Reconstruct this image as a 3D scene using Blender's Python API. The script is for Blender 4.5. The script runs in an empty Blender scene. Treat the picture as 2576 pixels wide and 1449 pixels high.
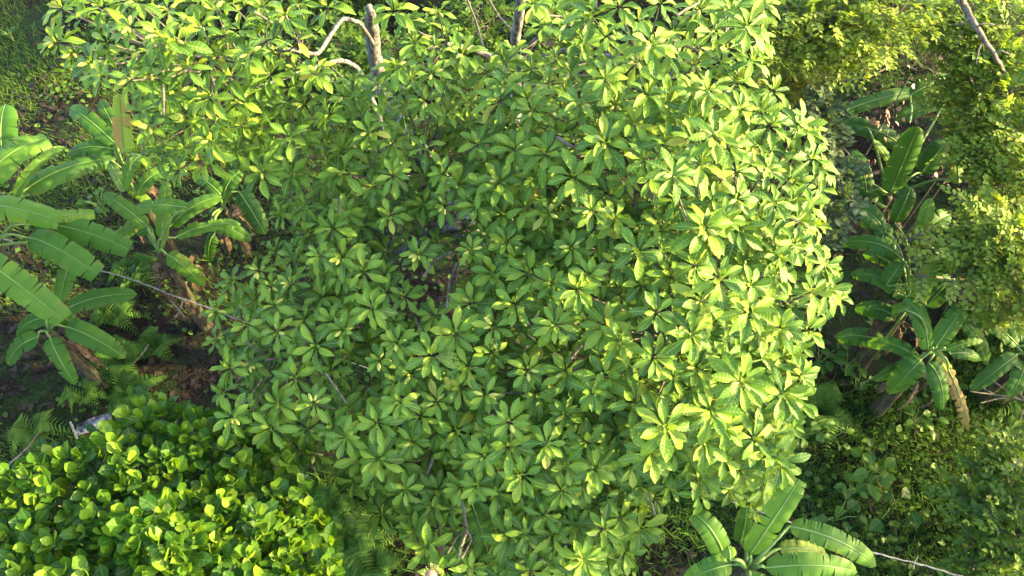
import bpy, math, random
import numpy as np
from mathutils import Vector, Matrix

# ------------------------------------------------------------------ camera, sky, sun, exposure
SC = bpy.context.scene
COL = SC.collection
random.seed(7)
RNG = np.random.default_rng(7)
CAM_H = 10.0
PITCH = math.radians(57.0)
HFOV = math.radians(66.0)
cam_d = bpy.data.cameras.new('camera')
cam = bpy.data.objects.new('camera', cam_d)
COL.objects.link(cam)
cam.location = (0, 0, CAM_H)
cam.rotation_euler = (math.pi / 2 - PITCH, 0, 0)
cam_d.sensor_width = 36.0
cam_d.lens = 18.0 / math.tan(HFOV / 2)
cam_d.clip_end = 500
SC.camera = cam

SUN_EL = math.radians(21.0)
SUN_AZ = math.radians(-1.0)          # direction to the sun in the ground plane, from +x towards +y
sun_dir = Vector((math.cos(SUN_EL) * math.cos(SUN_AZ), math.cos(SUN_EL) * math.sin(SUN_AZ), math.sin(SUN_EL)))
world = bpy.data.worlds.new('World')
SC.world = world
world.use_nodes = True
wn = world.node_tree
for n in list(wn.nodes):
    wn.nodes.remove(n)
sky = wn.nodes.new('ShaderNodeTexSky')
sky.sky_type = 'NISHITA'
sky.sun_disc = False
sky.sun_elevation = SUN_EL
sky.sun_rotation = math.pi / 2 - SUN_AZ
sky.air_density = 1.0
sky.dust_density = 2.5
bg = wn.nodes.new('ShaderNodeBackground')
bg.inputs['Strength'].default_value = 0.15
wo = wn.nodes.new('ShaderNodeOutputWorld')
wn.links.new(sky.outputs[0], bg.inputs[0])
wn.links.new(bg.outputs[0], wo.inputs[0])
sun_d = bpy.data.lights.new('sun', 'SUN')
sun_d.energy = 3.1
sun_d.angle = math.radians(0.5)
sun_d.color = (1.0, 0.79, 0.34)
sun = bpy.data.objects.new('sun', sun_d)
COL.objects.link(sun)
sun.rotation_euler = sun_dir.to_track_quat('Z', 'Y').to_euler()

SC.view_settings.view_transform = 'Standard'
SC.view_settings.look = 'None'
SC.view_settings.exposure = 3.15
SC.view_settings.gamma = 1.0
SC.view_settings.use_curve_mapping = False
SC.render.engine = 'CYCLES'
SC.cycles.max_bounces = 8
SC.cycles.diffuse_bounces = 1
SC.cycles.transmission_bounces = 6
SC.cycles.transparent_max_bounces = 4
SC.cycles.use_denoising = True

# ------------------------------------------------------------------ helpers
FPX = 1288.0 / math.tan(HFOV / 2)
cP, sP = math.cos(PITCH), math.sin(PITCH)


def ray(px, py):
    sx, sy = (px - 1288.0) / FPX, (724.5 - py) / FPX
    return np.array([sx, cP + sy * sP, -sP + sy * cP])


def at(px, py, z):
    """Point of the place at height z seen in direction (px, py) of a 2576 x 1449 frame."""
    r = ray(px, py)
    return np.array([0, 0, CAM_H]) + r * ((z - CAM_H) / r[2])


def metres(px, py, z, w):
    r = ray(px, py)
    return w * ((z - CAM_H) / r[2]) / FPX


def unit(v):
    v = np.asarray(v, float)
    return v / max(1e-9, np.linalg.norm(v))


UP = np.array([0, 0, 1.0])


def tag(o, label=None, cat=None, group=None, kind=None):
    if label: o['label'] = label
    if cat: o['category'] = cat
    if group: o['group'] = group
    if kind: o['kind'] = kind
    return o


def empty(name, loc, label=None, cat=None, group=None, kind=None):
    o = bpy.data.objects.new(name, None)
    o.empty_display_size = 0.1
    COL.objects.link(o)
    o.location = [float(c) for c in loc]
    return tag(o, label, cat, group, kind)


def make_mesh(name, V, F, mat, uv=None, tint=None, smooth=True):
    """V (n,3), F (m,k) with k = 3 or 4, or a list of such arrays."""
    if not isinstance(F, list):
        F = [F]
    F = [np.asarray(f, np.int32) for f in F if len(f)]
    me = bpy.data.meshes.new(name)
    V = np.asarray(V, np.float32)
    me.vertices.add(len(V))
    me.vertices.foreach_set('co', V.ravel())
    loops = np.concatenate([f.ravel() for f in F])
    tot = np.concatenate([np.full(len(f), f.shape[1], np.int32) for f in F])
    st = np.concatenate([[0], np.cumsum(tot)[:-1]]).astype(np.int32)
    me.loops.add(len(loops))
    me.loops.foreach_set('vertex_index', loops)
    me.polygons.add(len(tot))
    me.polygons.foreach_set('loop_start', st)
    me.polygons.foreach_set('use_smooth', np.full(len(tot), smooth))
    if uv is not None:
        l = me.uv_layers.new(name='uv')
        l.data.foreach_set('uv', np.asarray(uv, np.float32)[loops].ravel())
    if tint is not None:
        a = me.attributes.new('tint', 'FLOAT', 'POINT')
        a.data.foreach_set('value', np.asarray(tint, np.float32))
    me.materials.append(mat)
    me.update(calc_edges=True)
    return me


def add(name, me, parent=None, loc=None):
    o = bpy.data.objects.new(name, me)
    COL.objects.link(o)
    if parent is not None:
        o.parent = parent
    if loc is not None:
        o.location = [float(c) for c in loc]
    return o


class Acc:
    """Collects pieces into one mesh."""
    def __init__(s):
        s.V, s.Q, s.T, s.U, s.A, s.n = [], [], [], [], [], 0

    def put(s, V, F, uv=None, tint=0.3):
        V = np.asarray(V, float)
        F = np.asarray(F, np.int64)
        (s.Q if F.shape[1] == 4 else s.T).append(F + s.n)
        s.V.append(V)
        s.U.append(np.zeros((len(V), 2)) if uv is None else uv)
        s.A.append(np.full(len(V), tint) if np.isscalar(tint) else tint)
        s.n += len(V)

    def tube(s, pts, rad, sides=7, tint=0.3, cap=True, knobble=0.0):
        pts = np.asarray(pts, float)
        n = len(pts)
        rad = np.full(n, rad) if np.isscalar(rad) else np.asarray(rad, float)
        T = np.gradient(pts, axis=0)
        T /= np.maximum(1e-9, np.linalg.norm(T, axis=1))[:, None]
        a = np.array([0.31, 0.87, 0.38])
        S = np.cross(T, a); S /= np.maximum(1e-9, np.linalg.norm(S, axis=1))[:, None]
        B = np.cross(T, S)
        th = np.linspace(0, 2 * math.pi, sides, endpoint=False)
        rr = rad[:, None] * (1 + knobble * (RNG.random((n, sides)) - 0.5))
        V = pts[:, None, :] + rr[:, :, None] * (np.cos(th)[None, :, None] * S[:, None, :] + np.sin(th)[None, :, None] * B[:, None, :])
        V = V.reshape(-1, 3)
        i = np.arange(n - 1)[:, None] * sides
        j = np.arange(sides)[None, :]
        k = (j + 1) % sides
        F = np.stack([i + j, i + k, i + sides + k, i + sides + j], -1).reshape(-1, 4)
        L = np.concatenate([[0], np.cumsum(np.linalg.norm(np.diff(pts, axis=0), axis=1))])
        uv = np.stack([np.tile(np.arange(sides) / sides, n), np.repeat(L, sides)], -1)
        base = s.n
        s.put(V, F, uv, tint)
        if cap:
            ft = np.array([[base + (n - 1) * sides, base + (n - 1) * sides + q, base + (n - 1) * sides + q + 1] for q in range(1, sides - 1)])
            s.T.append(ft)

    def mesh(s, name, mat, smooth=True):
        F = []
        if s.Q: F.append(np.concatenate(s.Q))
        if s.T: F.append(np.concatenate(s.T))
        return make_mesh(name, np.concatenate(s.V), F, mat, np.concatenate(s.U), np.concatenate(s.A), smooth)

    def many(s, tmpl, M, P, tint):
        """tmpl = (V, F, UV); M (n,3,3) columns = side, along, normal (scaled); P (n,3)."""
        V, F, U = tmpl
        n = len(P)
        if n == 0: return
        W = np.einsum('nij,vj->nvi', M, V) + P[:, None, :]
        G = (F[None] + (np.arange(n) * len(V))[:, None, None]).reshape(-1, F.shape[1])
        s.put(W.reshape(-1, 3), G, np.tile(U, (n, 1)), np.repeat(tint, len(V)))


def smooth_path(pts, n=8):
    """Catmull-Rom through pts."""
    p = np.asarray(pts, float)
    if len(p) == 2:
        t = np.linspace(0, 1, n)[:, None]
        return p[0] * (1 - t) + p[1] * t
    q = np.vstack([2 * p[0] - p[1], p, 2 * p[-1] - p[-2]])
    out = []
    for i in range(1, len(q) - 2):
        for t in np.linspace(0, 1, n, endpoint=False):
            a, b, c, d = q[i - 1], q[i], q[i + 1], q[i + 2]
            out.append(0.5 * (2 * b + (c - a) * t + (2 * a - 5 * b + 4 * c - d) * t * t + (3 * b - a - 3 * c + d) * t ** 3))
    out.append(p[-1])
    return np.array(out)


def leaf_tmpl(profile, nv=6, fold=0.25, curl=0.25, wave=0.0, nu=4, stalk=0.0, ph=0.0):
    """Leaf of unit length along +y; profile(v) = half width. Normal +z."""
    us = np.linspace(-1, 1, nu + 1)
    V, U = [], []
    for i in range(nv + 1):
        v = i / nv
        w = profile(v)
        for u in us:
            y = stalk + v * (1 - stalk)
            z = fold * abs(u) * w - curl * v * v + wave * math.sin(v * 11 + ph + (0 if u < 0 else 1.3)) * abs(u) * w
            V.append((u * w, y * (1 - 0.08 * curl * v), z))
            U.append((0.5 + 0.5 * u, v))
    F = []
    for i in range(nv):
        for j in range(nu):
            a = i * (nu + 1) + j
            F.append((a, a + 1, a + nu + 2, a + nu + 1))
    return np.array(V), np.array(F), np.array(U)


def frames(d, nrm, size, roll=None):
    """Stack of matrices with columns side, along, normal from direction d and rough normal nrm, both (n,3)."""
    d = d / np.maximum(1e-9, np.linalg.norm(d, axis=1))[:, None]
    side = np.cross(d, nrm)
    side /= np.maximum(1e-9, np.linalg.norm(side, axis=1))[:, None]
    n = np.cross(side, d)
    if roll is not None:
        c, s_ = np.cos(roll)[:, None], np.sin(roll)[:, None]
        side, n = side * c + n * s_, n * c - side * s_
    M = np.stack([side, d, n], -1)
    return M * np.asarray(size)[:, None, None]


# ------------------------------------------------------------------ materials
def nodes_of(name):
    m = bpy.data.materials.new(name)
    m.use_nodes = True
    nt = m.node_tree
    for n in list(nt.nodes):
        nt.nodes.remove(n)
    out = nt.nodes.new('ShaderNodeOutputMaterial')
    return m, nt, out


def N(nt, kind, **kw):
    n = nt.nodes.new(kind)
    for k, v in kw.items():
        setattr(n, k, v)
    return n


def math_node(nt, op, a, b=None, clamp=False):
    n = nt.nodes.new('ShaderNodeMath')
    n.operation = op
    n.use_clamp = clamp
    for i, x in enumerate((a, b)):
        if x is None: continue
        if isinstance(x, (int, float)):
            n.inputs[i].default_value = x
        else:
            nt.links.new(x, n.inputs[i])
    return n.outputs[0]


def mix_col(nt, fac, a, b, mode='MIX'):
    n = nt.nodes.new('ShaderNodeMix')
    n.data_type = 'RGBA'
    n.blend_type = mode
    for sock, x in ((n.inputs[0], fac), (n.inputs[6], a), (n.inputs[7], b)):
        if isinstance(x, (int, float)):
            sock.default_value = x
        elif isinstance(x, tuple):
            sock.default_value = (*x, 1)
        else:
            nt.links.new(x, sock)
    return n.outputs[2]


def ramp(nt, fac, stops):
    r = nt.nodes.new('ShaderNodeValToRGB')
    el = r.color_ramp.elements
    el[0].position, el[0].color = stops[0][0], (*stops[0][1], 1)
    el[1].position, el[1].color = stops[-1][0], (*stops[-1][1], 1)
    for p, c in stops[1:-1]:
        e = el.new(p)
        e.color = (*c, 1)
    nt.links.new(fac, r.inputs[0])
    return r.outputs[0]


def leaf_material(name, stops, veins=9, slant=1.6, rib=(0.20, 0.30, 0.08), vein_amt=0.25, bump=0.5, rough=0.42,
                  translucent=0.35, spec=0.5, mottling=0.25, noise_scale=9.0, rib_w=0.09, spots=0.0, edge=0.0):
    m, nt, out = nodes_of(name)
    L = nt.links.new
    tint = N(nt, 'ShaderNodeAttribute', attribute_name='tint').outputs['Fac']
    uvn = N(nt, 'ShaderNodeUVMap', uv_map='uv').outputs[0]
    sep = N(nt, 'ShaderNodeSeparateXYZ')
    L(uvn, sep.inputs[0])
    au = math_node(nt, 'MULTIPLY', math_node(nt, 'ABSOLUTE', math_node(nt, 'SUBTRACT', sep.outputs[0], 0.5)), 2.0)
    v = sep.outputs[1]
    geo = N(nt, 'ShaderNodeNewGeometry')
    noi = N(nt, 'ShaderNodeTexNoise')
    noi.inputs['Scale'].default_value = noise_scale
    noi.inputs['Detail'].default_value = 3
    L(geo.outputs['Position'], noi.inputs['Vector'])
    t2 = math_node(nt, 'ADD', tint, math_node(nt, 'MULTIPLY', math_node(nt, 'SUBTRACT', noi.outputs['Fac'], 0.5), mottling))
    col = ramp(nt, t2, stops)
    ph = math_node(nt, 'SUBTRACT', math_node(nt, 'MULTIPLY', v, veins * 2 * math.pi), math_node(nt, 'MULTIPLY', au, slant * math.pi))
    wave = math_node(nt, 'MULTIPLY_ADD', math_node(nt, 'SINE', ph), 0.5)
    nt.nodes[-1].inputs[2].default_value = 0.5
    wave.node.inputs[2].default_value = 0.5
    ridge = math_node(nt, 'POWER', wave, 3.0)
    # midrib: 1 at the middle, 0 beyond rib_w
    mid = N(nt, 'ShaderNodeMapRange')
    mid.inputs['From Min'].default_value = rib_w
    mid.inputs['From Max'].default_value = rib_w * 0.35
    L(au, mid.inputs['Value'])
    mr = mid.outputs[0]
    col = mix_col(nt, math_node(nt, 'MULTIPLY', ridge, vein_amt), col, rib)
    col = mix_col(nt, math_node(nt, 'MULTIPLY', mr, 0.75), col, rib)
    if spots:
        sn = N(nt, 'ShaderNodeTexNoise')
        sn.inputs['Scale'].default_value = 34.0
        sn.inputs['Detail'].default_value = 2
        L(geo.outputs['Position'], sn.inputs['Vector'])
        sm = N(nt, 'ShaderNodeMapRange')
        sm.inputs['From Min'].default_value = 0.66
        sm.inputs['From Max'].default_value = 0.74
        L(sn.outputs['Fac'], sm.inputs['Value'])
        col = mix_col(nt, math_node(nt, 'MULTIPLY', sm.outputs[0], spots), col, (0.10, 0.075, 0.02))
    if edge:
        em = N(nt, 'ShaderNodeMapRange')
        em.inputs['From Min'].default_value = 0.80
        em.inputs['From Max'].default_value = 1.0
        L(au, em.inputs['Value'])
        en = N(nt, 'ShaderNodeTexNoise')
        en.inputs['Scale'].default_value = 5.0
        en.inputs['Detail'].default_value = 4
        L(geo.outputs['Position'], en.inputs['Vector'])
        eg = N(nt, 'ShaderNodeMapRange')
        eg.inputs['From Min'].default_value = 0.50
        eg.inputs['From Max'].default_value = 0.66
        L(en.outputs['Fac'], eg.inputs['Value'])
        col = mix_col(nt, math_node(nt, 'MULTIPLY', math_node(nt, 'MULTIPLY', em.outputs[0], eg.outputs[0]), edge), col, (0.16, 0.10, 0.035))
    hgt = math_node(nt, 'ADD', math_node(nt, 'MULTIPLY', wave, -0.5), math_node(nt, 'MULTIPLY', mr, -0.8))
    bp = N(nt, 'ShaderNodeBump')
    bp.inputs['Strength'].default_value = bump
    bp.inputs['Distance'].default_value = 0.008
    L(hgt, bp.inputs['Height'])
    pr = N(nt, 'ShaderNodeBsdfPrincipled')
    L(col, pr.inputs['Base Color'])
    pr.inputs['Roughness'].default_value = rough
    pr.inputs['Specular IOR Level'].default_value = spec
    L(bp.outputs[0], pr.inputs['Normal'])
    tr = N(nt, 'ShaderNodeBsdfTranslucent')
    tc = mix_col(nt, 1.0, col, (1.5, 1.45, 0.5), 'MULTIPLY')
    L(tc, tr.inputs['Color'])
    mx = N(nt, 'ShaderNodeMixShader')
    mx.inputs[0].default_value = translucent
    L(pr.outputs[0], mx.inputs[1])
    L(tr.outputs[0], mx.inputs[2])
    L(mx.outputs[0], out.inputs[0])
    return m


def plain_material(name, c1, c2, scale=8.0, rough=0.85, bump=0.4, dist=0.02, c3=None, stretch=None, detail=6, spec=0.3):
    m, nt, out = nodes_of(name)
    L = nt.links.new
    geo = N(nt, 'ShaderNodeNewGeometry')
    vec = geo.outputs['Position']
    if stretch:
        mp = N(nt, 'ShaderNodeMapping')
        mp.inputs['Scale'].default_value = stretch
        L(vec, mp.inputs['Vector'])
        vec = mp.outputs[0]
    noi = N(nt, 'ShaderNodeTexNoise')
    noi.inputs['Scale'].default_value = scale
    noi.inputs['Detail'].default_value = detail
    L(vec, noi.inputs['Vector'])
    stops = [(0.32, c1), (0.62, c2)] if c3 is None else [(0.3, c1), (0.5, c2), (0.66, c3)]
    col = ramp(nt, noi.outputs['Fac'], stops)
    tint = N(nt, 'ShaderNodeAttribute', attribute_name='tint').outputs['Fac']
    k = math_node(nt, 'ADD', math_node(nt, 'MULTIPLY', tint, 1.0), 0.7)
    col = mix_col(nt, 1.0, col, k, 'MULTIPLY')
    bp = N(nt, 'ShaderNodeBump')
    bp.inputs['Strength'].default_value = bump
    bp.inputs['Distance'].default_value = dist
    L(noi.outputs['Fac'], bp.inputs['Height'])
    pr = N(nt, 'ShaderNodeBsdfPrincipled')
    L(col, pr.inputs['Base Color'])
    pr.inputs['Roughness'].default_value = rough
    pr.inputs['Specular IOR Level'].default_value = spec
    L(bp.outputs[0], pr.inputs['Normal'])
    L(pr.outputs[0], out.inputs[0])
    return m


def soil_material():
    m, nt, out = nodes_of('soil')
    L = nt.links.new
    geo = N(nt, 'ShaderNodeNewGeometry')

    def noise(scale, detail=5):
        n = N(nt, 'ShaderNodeTexNoise')
        n.inputs['Scale'].default_value = scale
        n.inputs['Detail'].default_value = detail
        L(geo.outputs['Position'], n.inputs['Vector'])
        return n.outputs['Fac']
    big, mid, fine = noise(0.7), noise(4.0), noise(28.0, 8)
    soil = ramp(nt, fine, [(0.3, (0.005, 0.0035, 0.002)), (0.5, (0.013, 0.009, 0.006)), (0.7, (0.032, 0.023, 0.015))])
    moss = ramp(nt, fine, [(0.3, (0.006, 0.014, 0.003)), (0.7, (0.026, 0.046, 0.011))])
    f = math_node(nt, 'ADD', math_node(nt, 'MULTIPLY', big, 0.6), math_node(nt, 'MULTIPLY', mid, 0.4))
    fr = N(nt, 'ShaderNodeMapRange')
    fr.inputs['From Min'].default_value = 0.46
    fr.inputs['From Max'].default_value = 0.56
    L(f, fr.inputs['Value'])
    col = mix_col(nt, fr.outputs[0], soil, moss)
    bp = N(nt, 'ShaderNodeBump')
    bp.inputs['Strength'].default_value = 0.8
    bp.inputs['Distance'].default_value = 0.05
    L(math_node(nt, 'ADD', fine, mid), bp.inputs['Height'])
    pr = N(nt, 'ShaderNodeBsdfPrincipled')
    L(col, pr.inputs['Base Color'])
    pr.inputs['Roughness'].default_value = 0.95
    pr.inputs['Specular IOR Level'].default_value = 0.1
    L(bp.outputs[0], pr.inputs['Normal'])
    L(pr.outputs[0], out.inputs[0])
    return m


M_TREE = leaf_material('broad_leaf', [(0.0, (0.022, 0.066, 0.008)), (0.4, (0.080, 0.166, 0.010)), (0.7, (0.145, 0.226, 0.013)),
                                      (0.88, (0.22, 0.27, 0.025)), (1.0, (0.27, 0.25, 0.035))], veins=8, rib=(0.20, 0.28, 0.07), vein_amt=0.22, bump=0.35,
                       rough=0.46, translucent=0.22, spec=0.2, rib_w=0.13, spots=0.5, edge=0.25)
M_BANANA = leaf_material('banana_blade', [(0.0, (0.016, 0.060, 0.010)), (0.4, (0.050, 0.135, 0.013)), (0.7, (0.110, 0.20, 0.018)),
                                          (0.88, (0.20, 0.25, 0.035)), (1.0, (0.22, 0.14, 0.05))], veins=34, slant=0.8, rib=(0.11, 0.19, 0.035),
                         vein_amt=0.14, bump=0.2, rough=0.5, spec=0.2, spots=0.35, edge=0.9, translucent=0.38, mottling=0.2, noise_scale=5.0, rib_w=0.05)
M_RIB = plain_material('banana_rib', (0.075, 0.14, 0.025), (0.12, 0.19, 0.04), 6, 0.5, 0.1)
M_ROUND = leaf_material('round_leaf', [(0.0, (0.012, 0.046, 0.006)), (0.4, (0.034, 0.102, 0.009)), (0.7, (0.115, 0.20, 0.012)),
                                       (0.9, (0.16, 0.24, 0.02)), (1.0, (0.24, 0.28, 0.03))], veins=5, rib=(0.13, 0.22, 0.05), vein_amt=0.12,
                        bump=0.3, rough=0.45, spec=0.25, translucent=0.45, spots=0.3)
M_SMALL = leaf_material('small_leaf', [(0.0, (0.030, 0.070, 0.010)), (0.4, (0.072, 0.140, 0.016)), (0.7, (0.175, 0.25, 0.030)),
                                       (0.9, (0.25, 0.30, 0.045)), (1.0, (0.28, 0.25, 0.055))], veins=4, vein_amt=0.05, bump=0.1, rough=0.55, spec=0.2,
                        translucent=0.4)
M_GREY = leaf_material('vine_leaf', [(0.0, (0.018, 0.034, 0.015)), (0.6, (0.040, 0.062, 0.030)), (1.0, (0.075, 0.10, 0.055))], veins=3,
                       vein_amt=0.1, bump=0.2, rough=0.7, spec=0.1, translucent=0.2)
M_GRASS = leaf_material('grass_blade', [(0.0, (0.018, 0.052, 0.008)), (0.45, (0.050, 0.115, 0.016)), (0.75, (0.10, 0.16, 0.024)),
                                        (1.0, (0.16, 0.125, 0.055))], veins=2, vein_amt=0.0, bump=0.0, rough=0.7, spec=0.08, translucent=0.3, mottling=0.5,
                        noise_scale=1.5)
M_DRY = plain_material('dry_leaf', (0.045, 0.026, 0.014), (0.12, 0.076, 0.042), 14, 0.8, 0.3, 0.01)
M_LITTER = plain_material('litter', (0.007, 0.005, 0.003), (0.024, 0.017, 0.010), 9, 0.9, 0.3, 0.01)
M_BARK = plain_material('bark', (0.040, 0.038, 0.032), (0.11, 0.104, 0.09), 26, 0.9, 0.9, 0.02, c3=(0.22, 0.215, 0.19), stretch=(1, 1, 0.45))
M_TWIG = plain_material('twig_bark', (0.055, 0.045, 0.032), (0.14, 0.118, 0.088), 20, 0.85, 0.3, 0.006)
M_STEM = plain_material('banana_stem', (0.014, 0.012, 0.007), (0.036, 0.028, 0.016), 9, 0.8, 0.4, 0.02, c3=(0.06, 0.07, 0.025), stretch=(3, 3, 0.5))
M_FRUIT = plain_material('fruit_skin', (0.24, 0.26, 0.035), (0.34, 0.34, 0.06), 12, 0.5, 0.1, 0.004)
M_CORD = plain_material('cord_fibre', (0.11, 0.10, 0.085), (0.24, 0.225, 0.195), 40, 0.8, 0.4, 0.004)
M_CLOTH = plain_material('white_sheet', (0.05, 0.045, 0.04), (0.26, 0.26, 0.26), 6, 0.7, 0.3, 0.01)
M_CUT = plain_material('cut_wood', (0.30, 0.19, 0.10), (0.46, 0.34, 0.22), 22, 0.85, 0.4, 0.01)
M_FLOWER = plain_material('petal', (0.16, 0.17, 0.05), (0.24, 0.24, 0.08), 20, 0.6, 0.1, 0.004)
M_PINK = plain_material('pink_bud_sunlit_leaf', (0.28, 0.13, 0.085), (0.38, 0.21, 0.14), 20, 0.5, 0.1, 0.004)
M_SOIL = soil_material()

# ------------------------------------------------------------------ ground


def ground_z(x, y):
    return 0.07 * np.sin(x * 0.9 + 0.4) * np.cos(y * 0.7) + 0.04 * np.sin(x * 2.3 + y * 1.9)


xs = np.concatenate([[-70, -40, -22], np.linspace(-12, 12, 73), [22, 40, 70]])
ys = np.concatenate([[-60, -35, -15], np.linspace(-4, 18, 67), [28, 45, 75]])
GX, GY = np.meshgrid(xs, ys)
GZ = ground_z(GX, GY)
nx_, ny_ = len(xs), len(ys)
ii = (np.arange(ny_ - 1)[:, None] * nx_ + np.arange(nx_ - 1)[None]).ravel()
ground = add('ground', make_mesh('ground', np.stack([GX, GY, GZ], -1).reshape(-1, 3), np.stack([ii, ii + 1, ii + nx_ + 1, ii + nx_], -1), M_SOIL))
tag(ground, 'brown soil with mossy green patches under the plants', 'ground', kind='structure')

# ------------------------------------------------------------------ leaf shapes


def obovate(v):
    w = math.sin(math.pi * min(1, v ** 1.55)) ** 0.72 if v < 1 else 0
    return max(0.016, 0.186 * w)


def roundish(v):
    w = math.sin(math.pi * min(1, v ** 1.3)) ** 0.7 if v < 1 else 0
    return max(0.02, 0.30 * w)


def lance(v):
    return max(0.01, 0.2 * math.sin(math.pi * v ** 0.9) ** 0.9) if v < 1 else 0.005


TREE_LEAVES = [leaf_tmpl(obovate, 6, f, c, w, 4, 0.05, p) for f, c, w, p in
               [(0.35, 0.18, 0.18, 0), (0.5, 0.3, 0.15, 1), (0.25, 0.38, 0.25, 2), (0.6, 0.12, 0.2, 3), (0.15, 0.5, 0.3, 4), (0.4, 0.05, 0.25, 5), (0.85, 0.42, 0.35, 2.5), (0.05, 0.65, 0.45, 1.5)]]
ROUND_LEAVES = [leaf_tmpl(roundish, 6, f, c, w, 4, 0.12, p) for f, c, w, p in
                [(0.18, 0.10, 0.10, 0), (0.35, -0.10, 0.1, 1), (0.25, 0.25, 0.12, 2), (0.5, 0.05, 0.1, 3), (0.1, -0.15, 0.15, 4)]]
SMALL_LEAF = leaf_tmpl(lambda v: [0.05, 0.33, 0.03][int(round(v * 2))], 2, 0.3, 0.15, 0, 2)
HEART_LEAF = leaf_tmpl(lambda v: [0.16, 0.42, 0.34, 0.02][int(round(v * 3))], 3, 0.2, 0.2, 0, 2)
WEED_LEAF = leaf_tmpl(lambda v: max(0.02, 0.34 * math.sin(math.pi * v ** 0.8) ** 0.8) if v < 1 else 0.01, 5, 0.25, 0.25, 0.1, 4, 0.1)
PINNA = leaf_tmpl(lambda v: [0.07, 0.11, 0.01][int(round(v * 2))], 2, 0.2, 0.2, 0, 2)
BLADE = (np.array([(-0.03, 0, 0), (0.03, 0, 0), (-0.024, 0.5, 0.03), (0.024, 0.5, 0.03), (-0.004, 1.0, -0.12), (0.004, 1.0, -0.12)]),
         np.array([(0, 1, 3, 2), (2, 3, 5, 4)]), np.array([(0, 0), (1, 0), (0, .5), (1, .5), (0, 1), (1, 1)], float))

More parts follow.
